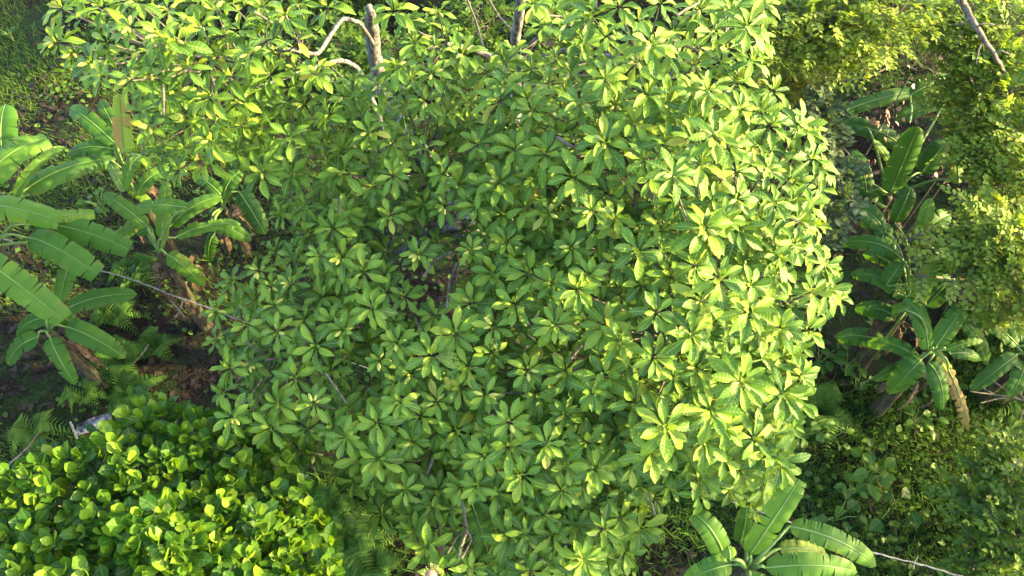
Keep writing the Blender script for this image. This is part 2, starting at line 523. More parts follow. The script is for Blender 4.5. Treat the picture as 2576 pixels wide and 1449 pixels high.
# ------------------------------------------------------------------ the big broad-leaved tree
# rosette centres, read tile by tile (tile = a third of the frame each way)
TILES = {
    (0, 0): [(630, 130), (440, 330), (570, 415), (1000, 215), (1215, 275), (1275, 95), (1450, 30), (1630, 95), (1815, 235), (1525, 215), (2165, 135),
             (2480, 60), (775, 585), (1000, 605), (1165, 580), (1415, 530), (1760, 580), (2040, 575), (2400, 565), (2300, 800), (1600, 735), (1800, 780),
             (1655, 930), (1150, 980), (1420, 900), (1055, 1150), (1610, 1070), (1965, 1000), (1365, 1290), (1980, 1300), (2280, 1030), (2225, 1330),
             (2540, 1300), (480, 70), (1050, 25), (780, 60), (1900, 420), (2240, 310), (1980, 60), (1330, 330), (820, 330), (700, 480), (1640, 440)],
    (1, 0): [(400, 90), (735, 110), (1530, 205), (430, 515), (690, 570), (915, 420), (295, 660), (1100, 555), (1225, 670), (635, 775), (975, 800),
             (1300, 920), (1800, 290), (2000, 285), (2340, 345), (1985, 600), (1800, 800), (2200, 930), (1990, 1090), (2480, 560), (30, 740), (50, 950),
             (220, 1010), (385, 1090), (640, 1130), (1035, 1090), (1545, 1170), (20, 1310), (395, 1330), (240, 1420), (775, 1320), (880, 1390),
             (1060, 1415), (1195, 1380), (2230, 480), (2100, 60), (2400, 40), (2500, 1330), (1900, 130), (1450, 40), (2330, 1350), (2120, 1170),
             (2060, 800), (2300, 720), (1640, 1030), (2460, 800), (1750, 1340), (2440, 1080), (560, 330), (780, 640), (1720, 560), (1560, 640)],
    (2, 0): [(370, 110), (480, 210), (80, 510), (60, 900), (180, 870), (420, 830), (580, 860), (760, 900), (130, 1240), (520, 1050), (650, 960),
             (870, 960), (330, 1110), (800, 1200), (400, 1300), (640, 1290), (970, 1200), (1050, 1290), (960, 1020), (230, 250), (120, 80), (600, 60),
             (280, 480), (400, 620), (180, 700), (520, 470), (230, 1040), (60, 700), (330, 380)],
    (0, 1): [(2130, 170), (2520, 280), (2420, 480), (2210, 690), (2440, 790), (2560, 440), (1645, 900), (1745, 1330), (1650, 1120), (2390, 1160),
             (1910, 1300), (2230, 1400), (2100, 1050), (1870, 1000), (1965, 600), (2060, 720), (2300, 960), (2520, 980), (2080, 860)],
    (1, 1): [(30, 70), (370, 185), (780, 110), (1020, 110), (590, 475), (985, 450), (1250, 370), (1560, 170), (1885, 150), (1505, 285), (1915, 275),
             (2060, 200), (2410, 290), (10, 500), (175, 600), (480, 790), (985, 850), (1150, 620), (1290, 510), (1315, 850), (1590, 700), (1870, 630),
             (2090, 540), (1780, 740), (2270, 700), (25, 1040), (425, 1140), (865, 1070), (1150, 1020), (1610, 1005), (2375, 910), (2000, 1020),
             (2090, 1125), (290, 1270), (960, 1320), (1140, 1220), (1400, 1350), (1690, 1350), (1985, 1400), (2150, 1290), (2500, 1400), (530, 1380),
             (2350, 1250), (2240, 450), (1400, 120), (1740, 420), (1420, 620), (2480, 640), (680, 1240), (230, 880)],
    (2, 1): [(310, 220), (90, 560), (420, 420), (400, 60), (690, 640), (140, 830), (500, 720), (270, 660), (690, 90), (860, 220), (1060, 560),
             (970, 760), (1070, 740), (1160, 810), (730, 1030), (930, 1045), (490, 900), (300, 870), (830, 400), (640, 340), (720, 500), (300, 1250),
             (100, 1330), (750, 1250), (700, 1385), (880, 1390), (430, 1430), (150, 280), (230, 90), (560, 200), (950, 110), (60, 1080), (560, 1080)],
    (0, 2): [(1900, 210), (2110, 150), (2375, 150), (2330, 340), (2390, 520), (2050, 330), (1690, 60), (1760, 250), (2520, 330)],
    (1, 2): [(280, 290), (725, 130), (1090, 85), (1270, 285), (1690, 230), (2210, 145), (45, 400), (155, 550), (290, 565), (540, 430), (1080, 540),
             (1545, 450), (1270, 470), (1700, 610), (2090, 355), (2330, 510), (2190, 610), (1370, 690), (1660, 800), (1915, 640), (2120, 770),
             (480, 790), (735, 795), (900, 770), (690, 910), (535, 985), (560, 1110), (1530, 985), (1265, 1150), (1590, 1130), (1975, 1090),
             (2100, 1010), (2260, 1080), (2130, 1260), (1830, 1330), (1300, 1360), (100, 720), (1020, 765), (1320, 1000), (1480, 60), (1900, 60),
             (860, 350), (1850, 440), (1470, 1260), (1700, 1400), (440, 130), (2380, 220), (2440, 330)],
    (2, 2): [(200, 200), (430, 130), (745, 70), (160, 430), (530, 410), (690, 390), (660, 640), (440, 660), (120, 830), (500, 900), (380, 800),
             (740, 600), (640, 520), (310, 330), (300, 560), (90, 620), (560, 250), (850, 120), (230, 720), (600, 780)],
}
CTRL = [(100, 100, 5.2), (380, 120, 5.7), (560, 300, 5.3), (480, 420, 4.6), (700, 50, 5.5), (1000, 50, 5.4), (860, 330, 4.5), (720, 420, 4.2),
        (720, 540, 3.6), (850, 560, 3.9), (1080, 170, 4.9), (1080, 360, 4.6), (1380, 380, 4.9), (1600, 300, 5.6), (1620, 100, 5.8), (1850, 100, 5.6),
        (1750, 450, 5.6), (2000, 480, 5.1), (2080, 740, 4.3), (1900, 720, 5.1), (1720, 760, 5.2), (1700, 950, 4.8), (1990, 990, 4.3), (1760, 1100, 4.5),
        (1900, 1150, 4.2), (1740, 1250, 3.5), (1880, 1240, 2.7), (1480, 720, 4.7), (1290, 760, 4.2), (1050, 650, 3.9), (1020, 750, 4.0), (800, 860, 3.6), (560, 800, 3.0),
        (560, 950, 3.1), (640, 1040, 3.2), (940, 920, 3.7), (950, 1060, 3.5), (1220, 980, 3.9), (1270, 1070, 3.8), (1420, 1050, 4.0), (1560, 1000, 4.3),
        (1100, 1250, 2.8), (1050, 1330, 2.4), (1300, 1200, 3.3), (1500, 1290, 3.0), (1580, 1340, 2.8), (1480, 1120, 3.7), (850, 1200, 2.5), (1290, 1400, 2.3)]
TILES[(1, 0)] += [(1300, 660), (1200, 770), (1415, 765), (1290, 900), (1440, 1010), (1150, 990), (1310, 1130), (1440, 850)]
TILES[(1, 2)] += [(640, 1230), (780, 1390), (980, 1400), (1420, 1410)]
CT = np.array(CTRL, float)


def crown_z(px, py):
    d2 = (CT[:, 0] - px) ** 2 + (CT[:, 1] - py) ** 2 + 60 ** 2
    w = 1 / d2 ** 1.6
    lump = math.sin(px / 41.0 + 1.7 * math.sin(py / 97.0)) * math.cos(py / 36.0 + 1.4 * math.sin(px / 110.0)) + 0.5 * math.sin(px / 19.0 + py / 23.0)
    return float((w * CT[:, 2]).sum() / w.sum()) + 0.19 * lump


CROWN_C = np.array([0.1, 4.6, 2.6])
ros = []                                              # (position, axis, size)
for (tx, ty), lst in TILES.items():
    for (zx, zy) in lst:
        px, py = zx / 3 + tx * 858.67, zy / 3 + ty * 483.0
        z = crown_z(px, py) + random.uniform(-0.14, 0.12)
        p = at(px, py, z)
        out = p - CROWN_C
        a = unit(0.8 * UP + 0.42 * unit(out) + np.array([random.gauss(0, 0.13), random.gauss(0, 0.12) - 0.24, 0]))
        ros.append((p, a, random.uniform(0.78, 1.2)))


def rosette_leaves(axis, size, young=True, base_tint=0.36):
    """Leaf list of a rosette: template index, 3x3 frame, position, tint."""
    e1 = unit(np.cross(axis, [0.2, 0.9, 0.1]))
    e2 = np.cross(axis, e1)
    k = random.choice((9, 10, 11, 12, 13, 14))
    ph0 = random.uniform(0, 6.28)
    res = []
    for i in range(k):
        f = i / k                                       # 0 outer, old .. 1 inner
        ph = ph0 + i * 2.39996 + random.uniform(-0.14, 0.14)
        el = math.radians(-6 + 66 * f ** 1.35 + random.uniform(-7, 7))
        ln = 0.212 * size * (1 - 0.25 * f) * random.uniform(0.82, 1.12)
        rad = math.cos(ph) * e1 + math.sin(ph) * e2
        d = math.cos(el) * rad + math.sin(el) * axis + np.array([0, 0, -0.08])
        n = -math.sin(el) * rad + math.cos(el) * axis
        t = base_tint + random.uniform(-0.33, 0.26) + 0.18 * f
        if f < 0.35 and random.random() < 0.035: t = random.uniform(0.86, 1.0)
        res.append((random.randrange(len(TREE_LEAVES)), frames(d[None], n[None], [ln], np.array([random.gauss(0, 0.13)]))[0], rad * 0.02 * size + axis * (0.03 * f), t))
    if young:
        for q in range(random.choice((2, 3, 3, 4))):
            ph = random.uniform(0, 6.28)
            rad = math.cos(ph) * e1 + math.sin(ph) * e2
            el = math.radians(random.uniform(35, 80))
            d = math.cos(el) * rad + math.sin(el) * axis
            n = -math.sin(el) * rad + math.cos(el) * axis
            res.append((3, frames(d[None], n[None], [0.105 * size * random.choice((0.55, 0.6, 0.8, 1.2)) * random.uniform(0.85, 1.1)])[0], axis * 0.02 + rad * 0.006, random.uniform(0.62, 0.86)))
    return res


def fruit_mesh():
    A = Acc()
    t = np.linspace(0, 1, 7)
    A.tube(np.stack([0 * t, 0 * t, t], -1), 0.24 * np.sin(np.pi * (0.04 + 0.93 * t)) ** 0.75, 7)
    return A.mesh('fruit', M_FRUIT)


FRUIT = fruit_mesh()
tree = empty('broad_leaved_tree', (0.1, 5.2, 0), 'large broad-leaved tree with star-like leaf rosettes filling the middle', 'tree')
TREE_O = np.array([0.1, 5.2, 0.0])
LEAF_ME = [make_mesh('tree_leaf', t[0], t[1], M_TREE, t[2], np.full(len(t[0]), 0.36)) for t in TREE_LEAVES]
LEAF_ME_T = []
for tv in (0.24, 0.38, 0.52, 0.78):
    LEAF_ME_T.append([make_mesh('tree_leaf', t[0], t[1], M_TREE, t[2], np.full(len(t[0]), tv)) for t in TREE_LEAVES])


def closeness(r):
    p = r[0]
    u = abs(p[0]) / 4.0
    return np.linalg.norm(p - np.array([0, 0, CAM_H])) / r[2] + u * 0.3


order = sorted(range(len(ros)), key=lambda i: closeness(ros[i]))
split = set(order[:28])
fruit_n = 0
for i, (p, a, s) in enumerate(ros):
    L = rosette_leaves(a, s)
    if i in split:
        r = empty('leaf_rosette', p - TREE_O)
        r.parent = tree
        for ti, M, off, t in L:
            k = 0 if t < 0.31 else 1 if t < 0.45 else 2 if t < 0.62 else 3
            o = add('leaf', LEAF_ME_T[k][ti], r)
            m4 = Matrix([[*M[0], off[0]], [*M[1], off[1]], [*M[2], off[2]], [0, 0, 0, 1]])
            o.matrix_local = m4
    else:
        A = Acc()
        for ti, M, off, t in L:
            A.many(TREE_LEAVES[ti], M[None], off[None], np.array([t]))
        r = add('leaf_rosette', A.mesh('leaf_rosette', M_TREE), tree, p - TREE_O)
    if random.random() < 0.5 and fruit_n < 280:
        for q in range(random.choice((1, 2, 2, 3))):
            ph = random.uniform(0, 6.28)
            rad = np.array([math.cos(ph), math.sin(ph) - 0.5, random.uniform(-0.15, 0.4)])
            d = unit(rad)
            o = add('fruit', FRUIT, r)
            rot = Vector(d).to_track_quat('Z', 'Y')
            o.rotation_mode = 'QUATERNION'
            o.rotation_quaternion = rot
            o.location = [float(c) for c in d * 0.025 + a * 0.035]
            sc = random.uniform(0.065, 0.095)
            o.scale = (sc * 0.9, sc * 0.9, sc)
            fruit_n += 1

# shaded rosettes deeper in the crown
def project(p):
    d = np.asarray(p) - np.array([0, 0, CAM_H])
    dep = d[1] * cP - d[2] * sP
    return 1288 + FPX * d[0] / dep, 724.5 - FPX * (d[1] * sP + d[2] * cP) / dep


RP = np.array([project(r[0]) for r in ros])
A = Acc()
inner = []
for q in range(2600):
    p, a, s = random.choice(ros)
    dz = random.uniform(0.6, 1.6)
    c = p + np.array([random.gauss(0, 0.22), random.gauss(0, 0.22), -dz])
    ix, iy = project(c)
    if any(x0 < ix < x1 and y0 < iy < y1 for x0, x1, y0, y1 in ((1130, 1288, -40, 150), (1302, 1420, 80, 150), (850, 1000, 50, 185), (735, 810, 380, 520), (1050, 1170, 540, 610), (1165, 1250, 1245, 1400), (1120, 1165, 650, 780), (1580, 1710, 790, 880), (1285, 1330, 820, 860), (880, 905, 560, 640), (690, 720, 330, 390), (1440, 1520, 845, 900), (240, 350, 215, 385), (250, 620, 440, 620))): continue
    near = np.hypot(RP[:, 0] - ix, RP[:, 1] - iy) < 105
    if near.sum() < 4 or not (RP[near, 1] > iy + 20).any() or not (RP[near, 0] > ix + 15).any() or not (RP[near, 0] < ix - 15).any(): continue
    if len(inner) > 640: break
    ax = unit(a + np.array([random.gauss(0, 0.25), random.gauss(0, 0.25), 0]))
    inner.append((c, ax))
    for ti, M, off, t in rosette_leaves(ax, random.uniform(0.8, 1.1), False, 0.30):
        A.many(TREE_LEAVES[ti], M[None], (c + off - TREE_O)[None], np.array([t]))
placed = [tuple(r) for r in RP]
GAPS = ((1130, 1288, -40, 150), (1302, 1420, 80, 150), (850, 1000, 50, 185), (735, 810, 380, 520), (1050, 1170, 540, 610), (800, 850, 90, 140), (1165, 1250, 1245, 1400), (1120, 1165, 650, 780), (1580, 1710, 790, 880), (1285, 1330, 820, 860), (880, 905, 560, 640), (690, 720, 330, 390), (1440, 1520, 845, 900), (240, 350, 215, 385), (250, 620, 440, 620))
for q in range(9000):
    ix, iy = random.uniform(60, 2150), random.uniform(-30, 1460)
    dd = np.hypot(np.array(placed)[:, 0] - ix, np.array(placed)[:, 1] - iy)
    if dd.min() < 43 or (np.hypot(RP[:, 0] - ix, RP[:, 1] - iy) < 100).sum() < 3 or any(x0 < ix < x1 and y0 < iy < y1 for x0, x1, y0, y1 in GAPS): continue
    near = np.hypot(RP[:, 0] - ix, RP[:, 1] - iy) < 120
    if not ((RP[near, 0] > ix + 12).any() and (RP[near, 0] < ix - 12).any() and (RP[near, 1] > iy + 12).any() and ((RP[near, 1] < iy - 12).any() or iy < 40)): continue
    placed.append((ix, iy))
    c = at(ix, iy, crown_z(ix, iy) - random.uniform(0.2, 0.6))
    ax = unit(0.8 * UP + 0.42 * unit(c - CROWN_C) + np.array([random.gauss(0, 0.2), random.gauss(0, 0.2) - 0.2, 0]))
    inner.insert(0, (c, ax))
    for ti, M, off, t in rosette_leaves(ax, random.uniform(0.75, 1.1), True, 0.34):
        A.many(TREE_LEAVES[ti], M[None], (c + off - TREE_O)[None], np.array([t]))
print('upper fill', len(placed) - len(RP))
tag(add('inner_foliage', A.mesh('inner_foliage', M_TREE), tree), kind='stuff')

# trunk and limbs: (px, py, z, radius) along each


def limb(name, pts, parent, origin, mat=M_BARK, sides=9, knob=0.25, n=7):
    P = np.array([at(x, y, z) for x, y, z, r in pts])
    path = smooth_path(P, n)
    rr = np.interp(np.linspace(0, 1, len(path)), np.linspace(0, 1, len(pts)), [q[3] for q in pts])
    A = Acc()
    A.tube(path - origin, rr, sides, 0.3, True, knob)
    return add(name, A.mesh(name, mat), parent), path


def world_limb(name, P, R, parent, origin, mat=M_BARK, sides=9, knob=0.2, n=7):
    path = np.array(P, float)
    path = 0.35 * smooth_path(path, n) + 0.65 * np.stack([np.interp(np.linspace(0, len(path) - 1, (len(path) - 1) * n + 1 if len(path) > 2 else n), np.arange(len(path)), path[:, c]) for c in range(3)], -1)
    path[1:-1] += (RNG.random((len(path) - 2, 3)) - 0.5) * 0.35 * max(R)
    rr = np.interp(np.linspace(0, 1, len(path)), np.linspace(0, 1, len(R)), R)
    A = Acc()
    A.tube(path - origin, rr, sides, 0.3, True, knob)
    return add(name, A.mesh(name, mat), parent), path


skel = []
_, s0 = world_limb('trunk', [TREE_O + [0, 0, -0.1], TREE_O + [0.05, -0.02, 0.9], TREE_O + [-0.05, 0.05, 1.9]], [0.2, 0.16, 0.14], tree, TREE_O, sides=12)
top = TREE_O + np.array([-0.05, 0.05, 1.85])
skel.append(s0)


def w2(px, py, z):
    return at(px, py, z)


fork = w2(1297, 178, 3.1)
LIMBS = [
    ([top, (top + fork) / 2 + [0, 0, -0.05], fork], [0.12, 0.09, 0.085]),
    ([fork, w2(1298, 90, 3.75), w2(1312, -20, 4.5), w2(1320, -120, 5.1)], [0.085, 0.075, 0.07, 0.04]),
    ([fork, w2(1250, 152, 3.35), w2(1190, 122, 3.7), w2(1120, 110, 4.3)], [0.07, 0.055, 0.045, 0.03]),
    ([fork, w2(1345, 150, 3.4), w2(1425, 128, 3.8), w2(1520, 140, 4.5), w2(1620, 150, 5.0)], [0.065, 0.05, 0.045, 0.035, 0.02]),
    ([fork, w2(1330, 120, 3.6), w2(1372, 78, 4.1), w2(1440, 40, 4.8)], [0.05, 0.04, 0.03, 0.02]),
    ([top, w2(960, 230, 2.2), w2(948, 170, 2.6), w2(936, 80, 3.4), w2(930, 20, 4.2)], [0.13, 0.125, 0.12, 0.11, 0.06]),
    ([w2(940, 110, 3.2), w2(902, 56, 4.0), w2(862, 48, 4.3), w2(832, 88, 4.25), w2(798, 136, 4.4), w2(700, 120, 4.7), w2(520, 150, 4.9)],
     [0.034, 0.032, 0.03, 0.03, 0.028, 0.022, 0.012]),
    ([top, w2(1010, 420, 2.7), w2(905, 180, 3.5), w2(850, 152, 3.8), w2(640, 220, 4.4), w2(420, 130, 4.9)], [0.07, 0.05, 0.036, 0.034, 0.024, 0.012]),
    ([top, w2(1116, 552, 2.7), w2(1085, 500, 3.2), w2(1055, 445, 3.6)], [0.10, 0.075, 0.07, 0.06]),
    ([top, w2(1230, 590, 2.5), w2(1150, 565, 3.2), w2(1072, 592, 3.3), w2(985, 655, 3.1), w2(880, 740, 3.0), w2(700, 850, 2.6)],
     [0.11, 0.08, 0.07, 0.065, 0.06, 0.04, 0.015]),
    ([top, w2(1300, 700, 2.8), w2(1250, 850, 2.9), w2(1150, 1020, 2.6), w2(1080, 1200, 2.2)], [0.11, 0.08, 0.06, 0.04, 0.015]),
    ([top, w2(1420, 620, 2.9), w2(1560, 770, 3.7), w2(1620, 850, 3.6), w2(1700, 960, 3.6), w2(1760, 1150, 3.2)], [0.11, 0.09, 0.07, 0.05, 0.035, 0.015]),
    ([w2(1560, 770, 3.7), w2(1640, 800, 3.9), w2(1700, 885, 3.9), w2(1880, 960, 3.7)], [0.05, 0.045, 0.04, 0.015]),
    ([top, w2(1500, 480, 3.3), w2(1700, 480, 4.3), w2(1880, 500, 4.7), w2(2020, 560, 4.5)], [0.11, 0.08, 0.06, 0.04, 0.015]),
    ([w2(1500, 480, 3.3), w2(1640, 620, 4.2), w2(1800, 700, 4.5), w2(1980, 760, 4.2)], [0.07, 0.05, 0.04, 0.015]),
    ([w2(1300, 700, 2.8), w2(1400, 950, 3.1), w2(1480, 1150, 2.9), w2(1520, 1300, 2.5)], [0.07, 0.05, 0.035, 0.015]),
    ([w2(1500, 480, 3.3), w2(1600, 380, 4.4), w2(1680, 200, 4.9), w2(1820, 100, 5.0)], [0.07, 0.05, 0.04, 0.015]),
]
for P, R in LIMBS:
    _, pth = world_limb('limb', P, [q * 0.8 for q in R], tree, TREE_O)
    skel.append(pth)
# sawn-off stubs
for (a0, a1, r) in (((1100, 575, 3.42), (1153, 562, 3.6), 0.07), ((1092, 500, 3.2), (1060, 452, 3.75), 0.085)):
    P = [w2(*a0), w2(*a1)]
    o, _ = world_limb('branch_stub', P, [r, r * 1.02], tree, TREE_O, M_BARK, 10)
    d = unit(P[1] - P[0])
    A = Acc()
    A.tube([P[1] - d * 0.004 - TREE_O, P[1] + d * 0.012 - TREE_O], [r * 0.93, r * 0.9], 10, 0.3)
    e = add('cut_face', A.mesh('cut_face', M_CUT), o)

SK = np.concatenate(skel)
A = Acc()
for p, a in [(r[0], r[1]) for r in ros] + inner[:330]:
    low = p - a * 0.12
    d = np.linalg.norm(SK - low, axis=1) + 0.7 * np.maximum(0, SK[:, 2] - low[2])
    k = int(np.argmin(d))
    q = SK[k]
    m1 = low * 0.55 + q * 0.45 + np.array([random.gauss(0, 0.03), random.gauss(0, 0.03), -0.03])
    path = smooth_path([p - a * 0.005, p * 0.72 + q * 0.28 - a * 0.06, m1 * 0.5 + (p * 0.4 + q * 0.6) * 0.5, q], 5)
    A.tube(path - TREE_O, np.linspace(0.005, 0.012, len(path)), 5, random.uniform(-0.1, 0.3), False)
tag(add('twigs', A.mesh('twigs', M_TWIG), tree), kind='stuff')
# pale bare twigs one can pick out
TW = [
    ([(793, 302), (823, 393), (838, 440), (848, 482), (856, 535)], 3.7, 0.013), ([(793, 302), (770, 330), (742, 352)], 3.7, 0.009),
    ([(715, 335), (711, 382)], 3.7, 0.008), ([(741, 420), (736, 470), (722, 500)], 3.4, 0.009), ([(820, 440), (790, 470), (772, 500)], 3.3, 0.008),
    ([(410, 213), (412, 290)], 4.9, 0.013), ([(1174, -5), (1200, 60), (1218, 127)], 4.2, 0.012), ([(1228, -5), (1255, 40), (1285, 72)], 4.2, 0.012),
    ([(1138, 633), (1095, 655), (1065, 697)], 3.7, 0.014), ([(1152, 660), (1132, 710), (1125, 772)], 3.6, 0.016), ([(1158, 665), (1145, 720)], 3.5, 0.010),
    ([(1508, 850), (1465, 868), (1438, 902)], 3.8, 0.014), ([(1448, 340), (1450, 410)], 4.6, 0.010), ([(1400, 345), (1445, 372)], 4.8, 0.018),
    ([(1162, 1253), (1174, 1333), (1158, 1380), (1145, 1428)], 2.5, 0.014), ([(1174, 1333), (1186, 1358), (1162, 1404)], 2.4, 0.011),
    ([(1174, 1333), (1150, 1350), (1125, 1394)], 2.4, 0.010), ([(1349, 1353), (1337, 1396), (1360, 1408), (1392, 1432)], 2.1, 0.016),
    ([(1337, 1396), (1322, 1430)], 2.1, 0.010), ([(1337, 1396), (1345, 1432)], 2.1, 0.009), ([(1090, 1150), (1072, 1198)], 2.6, 0.017),
    ([(1905, 890), (1890, 915), (1925, 880), (1945, 886)], 3.8, 0.013), ([(1690, 800), (1712, 860), (1712, 880)], 4.2, 0.013),
    ([(1650, 715), (1720, 718)], 4.2, 0.012), ([(620, 860), (650, 885)], 2.9, 0.012), ([(820, 940), (872, 1015)], 3.2, 0.011),
    ([(665, 905), (700, 903)], 2.9, 0.012), ([(1680, 95), (1760, 130)], 5.2, 0.014), ([(1700, 40), (1760, 5)], 5.3, 0.014),
    ([(1045, 800), (1065, 850)], 3.5, 0.009), ([(1490, 1120), (1502, 1150)], 3.5, 0.011), ([(1630, 1240), (1650, 1300)], 2.9, 0.011),
    ([(640, 30), (690, 60)], 5.1, 0.013), ([(720, 40), (740, 90), (755, 110)], 5.0, 0.011)]
for pts, z, r in TW:
    P = [at(x, y, z + 0.3 + 0.1 * i * (-1) ** i + random.uniform(-0.05, 0.05)) for i, (x, y) in enumerate(pts)]
    world_limb('twig', P, [r, r * 0.75], tree, TREE_O, M_TWIG, 6, 0.3, 6)
# dead broom of rootlets in a fork, and dry leaves caught in the crown
A = Acc()
c = at(1563, 765, 4.0)
for q in range(90):
    d = unit([random.gauss(0, 1), random.gauss(0, 1), random.gauss(0.2, 0.6)])
    e = c + d * random.uniform(0.08, 0.2)
    A.tube(smooth_path([c + d * 0.02, (c + e) / 2 + np.array([0, 0, 0.03]), e], 3) - TREE_O, 0.004, 4, 0.3, False)
tag(add('twig_tangle', A.mesh('twig_tangle', M_TWIG), tree), kind='stuff')
for (px, py, z, s) in ((1625, 385, 5.0, 0.16), (1400, 118, 3.9, 0.2), (1155, 780, 3.5, 0.12), (495, 380, 4.7, 0.12), (1018, 212, 4.6, 0.09), (1070, 468, 3.85, 0.14),
                       (505, 70, 5.3, 0.13), (1255, 1390, 1.9, 0.12), (1100, 1345, 2.3, 0.12), (1560, 590, 4.4, 0.1)):
    p = at(px, py, z)
    t = leaf_tmpl(obovate, 6, 0.8, 0.3, 0.6, 4, 0.05, random.random() * 6)
    M = frames(np.array([[random.gauss(0, 1), random.gauss(0, 1), -0.3]]), np.array([[0.2, -0.4, 1.0]]), [s * 1.5])
    A = Acc()
    A.many(t, M, (p - TREE_O)[None], np.array([random.uniform(0.3, 0.7)]))
    add('dry_leaf', A.mesh('dry_leaf', M_DRY), tree)

# ------------------------------------------------------------------ banana plants


def banana_blade(path, width, tears=4, fold=0.25, droop=0.5, cut=False, seed=0, tint=0.4, ragged=0.0):
    """Blade of a banana leaf along a 3-D path; torn chunks hang at slightly different angles."""
    rnd = random.Random(seed)
    n = 30
    t = np.linspace(0, 1, len(path))
    ts = np.linspace(0, 1, n + 1)
    P = np.stack([np.interp(ts, t, path[:, k]) for k in range(3)], -1)
    T = np.gradient(P, axis=0)
    T /= np.linalg.norm(T, axis=1)[:, None]
    ref = unit([0, -0.36, 0.93])
    S = np.cross(T, ref)
    S /= np.maximum(1e-6, np.linalg.norm(S, axis=1))[:, None]
    Nn = np.cross(S, T)

    def prof(v):
        if v < 0.16: w = math.sqrt(max(0, 1 - (1 - v / 0.16) ** 2)) * 0.92 + 0.02
        elif v < 0.62: w = 0.94 + 0.06 * math.sin((v - 0.16) / 0.46 * math.pi)
        else:
            k = (v - 0.62) / 0.38
            w = 0.94 * math.sqrt(max(0, 1 - (k * (0.72 if cut else 1.0)) ** 2.2))
        return max(0.012, w)
    A = Acc()
    for side in (-1, 1):
        cuts = sorted(rnd.sample(range(3, n - 1), min(n - 5, tears + (rnd.choice((1, 2, 3)) if tears else 0))))
        edges = [0] + cuts + [n]
        for a, b in zip(edges[:-1], edges[1:]):
            if b - a < 1: continue
            ang = fold + rnd.uniform(-0.14, 0.14) * (1 if tears else 0)
            dr = droop * rnd.uniform(0.75, 1.3)
            rg = 1 - ragged * rnd.random() ** 2
            ua, ub = rnd.uniform(0, 0.75), rnd.uniform(0, 0.75)
            ka, kb = rnd.uniform(0.3, 1.8), rnd.uniform(0.3, 1.8)
            V, U = [], []
            idx = np.linspace(a, b, b - a + 1)
            for q in idx:
                v = q / n
                w = width * 0.5 * prof(v) * (rg + 0.015 * math.sin(q * 2.1 + seed))
                # gap at a tear, widening towards the margin
                for j in range(5):
                    u = j / 4
                    sh = 0.0
                    if tears and a > 0 and q == a: sh = ka * 0.13 * max(0, u - ua) / (1 - ua) * (b - a) ** 0.5
                    if tears and b < n and q == b: sh = -kb * 0.13 * max(0, u - ub) / (1 - ub) * (b - a) ** 0.5
                    qq = min(n, max(0, q + sh))
                    i0 = int(min(n - 1, math.floor(qq)))
                    f = qq - i0
                    p = P[i0] * (1 - f) + P[i0 + 1] * f
                    s_ = S[i0] * (1 - f) + S[i0 + 1] * f
                    nn = Nn[i0] * (1 - f) + Nn[i0 + 1] * f
                    lat = u * w * (1 - 0.12 * dr * u)
                    hgt = w * (ang * u - dr * u * u) + 0.006 * math.sin(q * 1.3 + side) * u
                    V.append(p + side * s_ * lat + nn * hgt)
                    U.append((0.5 + 0.5 * side * u, v))
            m = len(idx)
            F = []
            for i in range(m - 1):
                for j in range(4):
                    x = i * 5 + j
                    F.append((x, x + 1, x + 6, x + 5) if side > 0 else (x, x + 5, x + 6, x + 1))
            tt = np.array([tint + (0.16 if (rnd.random() < 0.1) else 0.0)] * len(V))
            A.put(V, F, np.array(U), tt)
    return A


